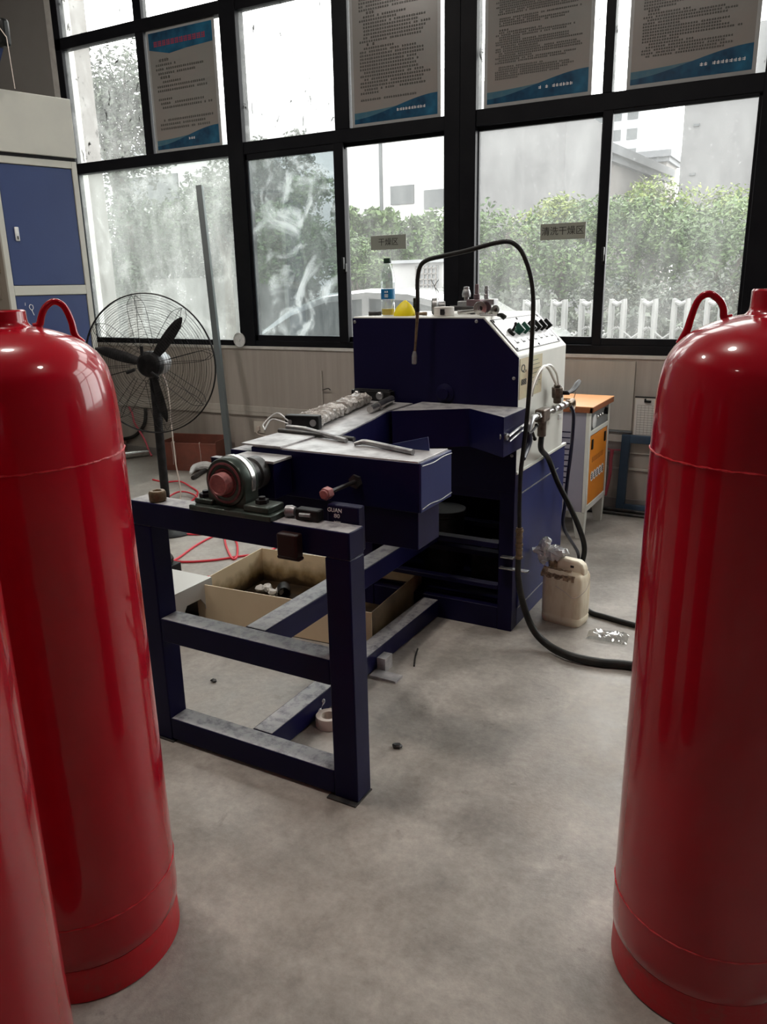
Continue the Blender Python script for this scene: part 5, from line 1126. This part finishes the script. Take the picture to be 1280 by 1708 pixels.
mb = MB(); cbox(mb, -.004, CW+.40, -CD, .012, CH+.022, 2.735); mb.build('hood', 'cab_cream', t, bevel=.004)
mb = MB(); cbox(mb, .004, CW+.38, -CD+.01, -.006, CH, CH+.022); mb.build('shadow_gap', 'black_steel', t)
# lifting post standing on the cabinet hood
HZ = 2.7355
t = thing('hoist_post', 'dark blue post with a black clip rising behind the cabinet hood', 'post', cq(.60, -.30, HZ))
b0 = cq(.66, -.32, HZ); tp = Vector((b0.x, b0.y, 0)); 
tp = on_y(4, 60, b0.y-.02); bt = on_y(-14, 150, b0.y-.02); bt.z = HZ
MB().tube([bt, tp], .022, n=4, smooth=1).build('post_bar', 'cab_blue', t)
mb = MB().box(tp-Vector((.05, .03, .06)), tp+Vector((.045, .03, .09))).build('clip', 'plastic_black', t, bevel=.02, segs=3)
MB().tube([tp+Vector((.03, -.035, .03)), on_y(11, 62, tp.y-.04), on_y(25, 148, tp.y-.04)], .0025, n=6, smooth=1).build('string', 'tape', t)

# ================================================================== outside
structure(MB().box((-60, 5.55, -.12), (40, 120, -.001)).build('ground', 'asphalt', smooth=0))
def crown(mb, c, rad, n, size, rg, flat=1.0):
    """leaves scattered through a lumpy round crown"""
    lumps = [(Vector((rg.gauss(0, .34)*rad[0], rg.gauss(0, .34)*rad[1], rg.gauss(0, .30)*rad[2])), rg.uniform(.26, .46)) for _ in range(14)]+[(Vector((0, 0, 0)), .62)]
    for _ in range(n):
        l, s = rg.choice(lumps)
        d = Vector((rg.gauss(0, 1), rg.gauss(0, 1), rg.gauss(0, 1))).normalized()*(rg.random()**.35)
        p = Vector(c)+l+Vector((d.x*rad[0]*s, d.y*rad[1]*s, d.z*rad[2]*s))
        if p.z < .02: p.z = .02+rg.random()*.2
        a = Vector((rg.gauss(0, 1), rg.gauss(0, 1), rg.gauss(0, .6))).normalized(); b = a.orthogonal().normalized(); b.rotate(Matrix.Rotation(rg.uniform(0, 6.28), 3, a)); q = size*rg.uniform(.6, 1.35)
        c2 = a.cross(b)*q*.12
        o = len(mb.v); mb.v += [p-a*q, p+b*q*.45+c2, p+a*q, p-b*q*.45+c2]; mb.f.append([o, o+1, o+2, o+3]); mb.mi.append(0)
def tree(px, py, Y, rad, n, size, m, label, seed, name='tree', trunk=True):
    c = on_y(px, py, Y); rg = random.Random(seed)
    t = thing(name, label, 'tree' if name == 'tree' else 'bush', (c.x, Y, 0), 'greenery outside the windows')
    mb = MB(); crown(mb, c, rad, int(n*1.7), size*.72, rg); mb.build('crown', m, t, smooth=0)
    mb = MB().tube([(c.x, Y, 0), (c.x+.05, Y, c.z*.5), (c.x-.04, Y+.05, c.z+rad[2]*.3)], [.13, .10, .05], n=8)
    for k in range(4): a = k*1.7+seed; mb.tube([(c.x, Y, c.z*.6), (c.x+math.cos(a)*rad[0]*.35, Y+math.sin(a)*rad[1]*.35, c.z+rad[2]*.25)], [.06, .02], n=6, smooth=1)
    mb.build('trunk', 'bark', t)
    return t
tree(185, 190, 13.5, (1.7, 1.4, 2.3), 6500, .085, 'leaf_grey', 'tall hazy tree outside the scuffed upper left pane', 1)
tree(215, 400, 13.0, (2.1, 1.2, 1.35), 7500, .075, 'leaf_dark', 'dark tree outside, behind the top of the fan guard', 2)
tree(370, 345, 15.0, (1.5, 1.2, 1.5), 4600, .085, 'leaf_grey', 'grey green tree outside, behind the leaning square tube', 3)
tree(500, 410, 14.0, (1.9, 1.1, 1.1), 6000, .075, 'leaf_mid', 'green tree outside the smeared sash above the car roof', 4)
tree(440, 300, 17.0, (1.5, 1.2, 1.5), 4200, .085, 'leaf_grey', 'pale tree outside the top of the smeared sash', 12)
tree(600, 462, 13.5, (.55, .5, .5), 1200, .075, 'leaf_mid', 'low leafy bush outside, left of the white kiosk', 5, 'bush')
tree(850, 430, 15.5, (1.6, 1.0, 1.6), 3000, .075, 'leaf_mid', 'green tree outside under the 清洗干燥区 sign', 6)
tree(938, 370, 17.0, (1.15, 1.0, 1.0), 2600, .07, 'leaf_bright', 'bright yellow green tree crown outside beside that sign', 7)
tree(930, 450, 15.0, (1.7, 1.0, .85), 3000, .07, 'leaf_mid', 'leafy bush outside above the white gate posts', 8, 'bush')
tree(1065, 410, 16.0, (1.6, 1.1, 1.45), 4200, .072, 'leaf_mid', 'broad green tree outside the rightmost sash', 9)
tree(1090, 350, 18.0, (1.7, 1.0, .9), 2600, .072, 'leaf_bright', 'yellow green crown outside below the cornice building', 10)
tree(1200, 430, 15.5, (1.6, 1.2, 1.5), 4200, .072, 'leaf_mid', 'green tree outside before the grey block, behind the right lifting loop', 11)
tree(1130, 510, 14.0, (2.0, .8, .75), 3400, .065, 'leaf_grey', 'low grey green bush outside behind the white gate', 13, 'bush')
# ivy bank
rg = random.Random(77); mb = MB(); mb.slot = 0
ivA, ivB = on_y(560, 344, 20), on_y(800, 376, 20)
for _ in range(15000):
    u = rg.random(); x = ivA.x+(ivB.x-ivA.x)*u; zt = ivA.z+(ivB.z-ivA.z)*u+.12*math.sin(u*21)+.08*math.sin(u*47)
    z = zt*(rg.random()**.85); p = Vector((x, 19.6+rg.random()*.5+.12*math.sin(x*3+z*4), z))
    a = Vector((rg.gauss(0, 1), rg.gauss(0, .7), rg.gauss(0, 1))).normalized(); b = a.orthogonal().normalized(); b.rotate(Matrix.Rotation(rg.uniform(0, 6.28), 3, a)); q = .085*rg.uniform(.6, 1.4)
    o_ = len(mb.v); mb.v += [p-a*q, p+b*q*.5, p+a*q, p-b*q*.5]; mb.f.append([o_, o_+1, o_+2, o_+3]); mb.mi.append(0)
o = mb.build('ivy_hedge', 'leaf_mid', smooth=0); tag(o, 'long hedge covered in ivy outside behind the 干燥区 sign', 'hedge', kind='stuff')
def shrub_row(name, x0, x1, y, h, n, m, label, seed, q0=.075, dy=.5):
    rg = random.Random(seed); mb = MB()
    for _ in range(n):
        x = rg.uniform(x0, x1); z = h*(1+.18*math.sin(x*1.3+seed)+.10*math.sin(x*4.1))*(rg.random()**.75)+.03; p = Vector((x, y+rg.random()*dy, z))
        a = Vector((rg.gauss(0, 1), rg.gauss(0, .8), rg.gauss(0, 1))).normalized(); b = a.orthogonal().normalized(); b.rotate(Matrix.Rotation(rg.uniform(0, 6.28), 3, a)); q = q0*rg.uniform(.6, 1.4)
        k = len(mb.v); mb.v += [p-a*q, p+b*q*.5, p+a*q, p-b*q*.5]; mb.f.append([k, k+1, k+2, k+3]); mb.mi.append(0)
    tag(mb.build(name, m, smooth=0), label, 'shrubs', kind='stuff')
shrub_row('shrub_row', -27, -12.5, 18.2, 3.3, 22000, 'leaf_grey', 'mass of grey green shrubs outside behind the yard wall at the left', 51, .10, 1.2)
shrub_row('shrub_row', -6.0, 1.5, 12.2, 1.15, 12000, 'leaf_grey', 'low strip of shrubs outside just behind the white gate', 52, .055)
structure(MB().box((ivA.x-.5, 20.6, 0), (ivB.x+.5, 20.8, 2.7)).build('wall_garden', 'bld_grey', smooth=0))
structure(MB().box((-30, 16.8, 0), (-12.2, 17.0, 1.75)).build('wall_yard', 'yard_wall', smooth=0))

def building(name, label, m, x0, x1, y0, y1, z1, wins=(), rot=0, cornice=None, wm='bld_window', fl=None):
    t = thing(name, label, 'building', ((x0+x1)/2, (y0+y1)/2, 0)); R_ = RZ(rot); pv = Vector((x0, y0, 0))
    def place(mb): mb.v = [pv+R_ @ (q-pv) for q in mb.v]; return mb
    place(MB().box((x0, y0, 0), (x1, y1, z1))).build('walls', m, t, smooth=0)
    for a, b, c, d in wins:
        wd = place(MB().box((a, y0-.06, c), (b, y0+.02, d))).build('window', wm, t, smooth=0)
    if cornice: place(MB().box((x0-.25, y0-.35, z1-.1), (x1+.25, y1+.3, z1+.22)).box((x0-.15, y0-.2, z1-.32), (x1+.15, y1+.2, z1-.1))).build('cornice', cornice, t, smooth=0)
    return t
building('white_hall', 'white hall outside with two dark windows above the ivy hedge', 'bld_white', -27, -13.4, 30, 38, 9.2,
         [(-16.25, -15.2, 4.55, 5.25), (-14.75, -13.85, 4.3, 5.0), (-18.6, -18.4, 0, 9.1), (-16.75, -16.62, 0, 9.1)])
building('low_house', 'white house outside between the dark trees at the far left', 'bld_white', -25.5, -20.6, 24, 28, 6.4, [(-24.6, -22.0, 4.5, 5.6), (-22.6, -21.2, 2.6, 3.6)], cornice='bld_pale')
building('grey_block', 'large plain grey building outside just right of the window column', 'bld_grey', on_y(775, 300, 25).x, -7.6, 25, 29, 6.5)
bA = on_y(940, 224, 27); bB = on_y(1112, 268, 40)
ang = math.degrees(math.atan2(40-27, bB.x-bA.x)); LN = math.hypot(40-27, bB.x-bA.x)
building('cornice_building', 'tan building outside with a dark cornice and a row of windows', 'bld_tan', bA.x, bA.x+LN, 27, 28.6, bA.z,
         [(bA.x+.6+i*1.35, bA.x+1.25+i*1.35, 3.1, 4.5) for i in range(int(LN/1.35)-1)], rot=ang, cornice='cornice')
cA = on_y(1035, 262, 46); cB = on_y(1113, 266, 46)
building('corner_tower', 'small flat roofed tower outside at the end of the cornice building', 'bld_tan', cA.x, cB.x, 46, 49, cA.z-.1, cornice='cornice')
ta, tb_ = on_y(935, 150, 95), on_y(1083, 150, 95)
building('apartment_tower', 'pale tall apartment tower far outside behind the cornice building', 'bld_pale', ta.x, tb_.x, 95, 110, 20.5,
         [(ta.x+.6+i*1.75, ta.x+1.7+i*1.75, 6.0+k*2.0, 7.1+k*2.0) for i in range(5) for k in range(7)])
gA = on_y(1141, 200, 32)
building('right_block', 'grey tiled building outside at the far right, cut by the window frame', 'bld_grey', gA.x, gA.x+6, 32, 40, 9.6, [(gA.x+.35, gA.x+.55, 5.0, 5.08), (gA.x+.35, gA.x+.55, 6.6, 6.68)])
gp = on_y(176, 330, 8.25)
building('gate_pillar', 'pale rendered pillar outside at the left end of the lower left pane', 'bld_tan', gp.x-1.0, gp.x, 8.0, 8.25, 5.6)

# white car parked outside
t = thing('white_car', 'white car parked outside the left windows, only its roofline showing', 'car', (-4.75, 8.1, 0))
cx0 = -7.05; P = [(0, .35), (.05, .62), (.35, .78), (1.05, .92), (1.55, 1.24), (2.05, 1.405), (2.6, 1.445), (3.1, 1.42), (3.6, 1.30), (4.15, 1.03), (4.45, .98), (4.52, .6), (4.48, .35)]
low = [(x, z) for x, z in P if z <= .95 or x > 4.1]
body = [(0, .30), (.02, .62), (.35, .80), (1.05, .93), (4.15, 1.0), (4.45, .96), (4.52, .6), (4.48, .30)]
MB().prism([(cx0+x, 7.45, z) for x, z in body], (0, 1.65, 0)).build('body', 'car_white', t, bevel=.09, segs=4)
roof = [(1.0, .92), (1.55, 1.25), (2.05, 1.405), (2.6, 1.45), (3.1, 1.425), (3.6, 1.31), (4.2, .99)]
mb = MB(); n_ = len(roof)
for y, f_ in ((7.62, 0), (7.72, 1), (8.83, 1), (8.93, 0)):
    for x, z in roof: mb.v.append(Vector((cx0+x, y, z if f_ else z-.035)))
for j in range(3):
    for i in range(n_-1): mb.f.append([j*n_+i, j*n_+i+1, (j+1)*n_+i+1, (j+1)*n_+i]); mb.mi.append(0)
inner = [(1.12, .94), (1.60, 1.20), (2.07, 1.34), (2.6, 1.38), (3.1, 1.355), (3.55, 1.25), (4.02, .99)]
for y, yo in ((7.62, 7.56), (8.93, 8.99)):
    o_ = len(mb.v)
    mb.v += [Vector((cx0+x, y, z-.035)) for x, z in roof]+[Vector((cx0+x, yo if z < 1.1 else y-.0, z-.03)) for x, z in inner]
    for i in range(n_-1): mb.f.append([o_+i, o_+i+1, o_+n_+i+1, o_+n_+i]); mb.mi.append(0)
mb.build('roof', 'car_white', t, smooth=40)
MB().prism([(cx0+x, 7.63, z-.03) for x, z in inner], (0, 1.29, 0)).build('windows', 'car_glass', t)
MB().box((cx0+2.55, 7.605, .95), (cx0+2.63, 7.635, 1.36)).build('pillar', 'car_white', t)
for x in (.85, 3.7):
    for y in (7.42, 8.93):
        w_ = MB().lathe([(.18, 0), (.29, 0), (.31, .03), (.31, .17), (.29, .20), (.18, .20)], (cx0+x, y, .31), axis=(0, 1, 0), n=32).build('wheel', 'tyre', t)
        MB().lathe([(0, .02), (.18, .01), (.19, .02), (.19, .18), (0, .18)], (cx0+x, y, .31), axis=(0, 1, 0), n=24).build('rim', 'dull_steel', w_)
# white kiosk with barred window
k0, k1 = on_y(655, 440, 12.5), on_y(738, 440, 12.5)
t = thing('white_kiosk', 'white kiosk outside with a barred window, behind the water bottle', 'kiosk', ((k0.x+k1.x)/2, 13, 0))
MB().box((k0.x, 12.5, 0), (k1.x, 14, k0.z)).build('walls', 'kiosk_white', t, smooth=0)
MB().box((k0.x-.05, 12.42, k0.z), (k1.x+.05, 14.05, k0.z+.05)).build('roof', 'bld_pale', t, smooth=0)
wn = MB().box((k0.x+.46, 12.47, 1.42), (k1.x-.08, 12.52, k0.z-.05)).build('window', 'bld_pale', t, smooth=0)
mb = MB()
for i in range(6): mb.box((k0.x+.46+i*.075, 12.44, 1.42), (k0.x+.475+i*.075, 12.465, k0.z-.05))
for i in range(4): mb.box((k0.x+.46, 12.44, 1.46+i*.09), (k1.x-.08, 12.465, 1.475+i*.09))
mb.build('window_bars', 'bld_tan', wn, smooth=0)
# retractable gate
t = thing('retractable_gate', 'white retractable gate outside with arched posts and crossed bars', 'gate', (-2.2, 11, 0))
for i in range(9):
    x = -3.75+i*.40
    mb = MB()
    for y in (10.94, 11.06):
        mb.tube([(x-.08, y, .06), (x-.08, y, 1.14), (x-.06, y, 1.20), (x, y, 1.17), (x+.06, y, 1.20), (x+.08, y, 1.14), (x+.08, y, .06)], .028, n=8, smooth=2)
    mb.ball((x, 11, .05), .05, 10, (1, 2, 1)); mb.cyl((x, 10.94, .6), (x, 11.06, .6), .02, n=8)
    mb.build('post', 'gate_white', t)
mb = MB()
for i in range(8):
    x = -3.75+i*.40
    for z in (.25, .58): mb.tube([(x, 10.97, z), (x+.40, 10.97, z+.30)], .018, n=6, smooth=1).tube([(x, 11.03, z+.30), (x+.40, 11.03, z)], .018, n=6, smooth=1)
mb.build('lattice', 'gate_white', t)
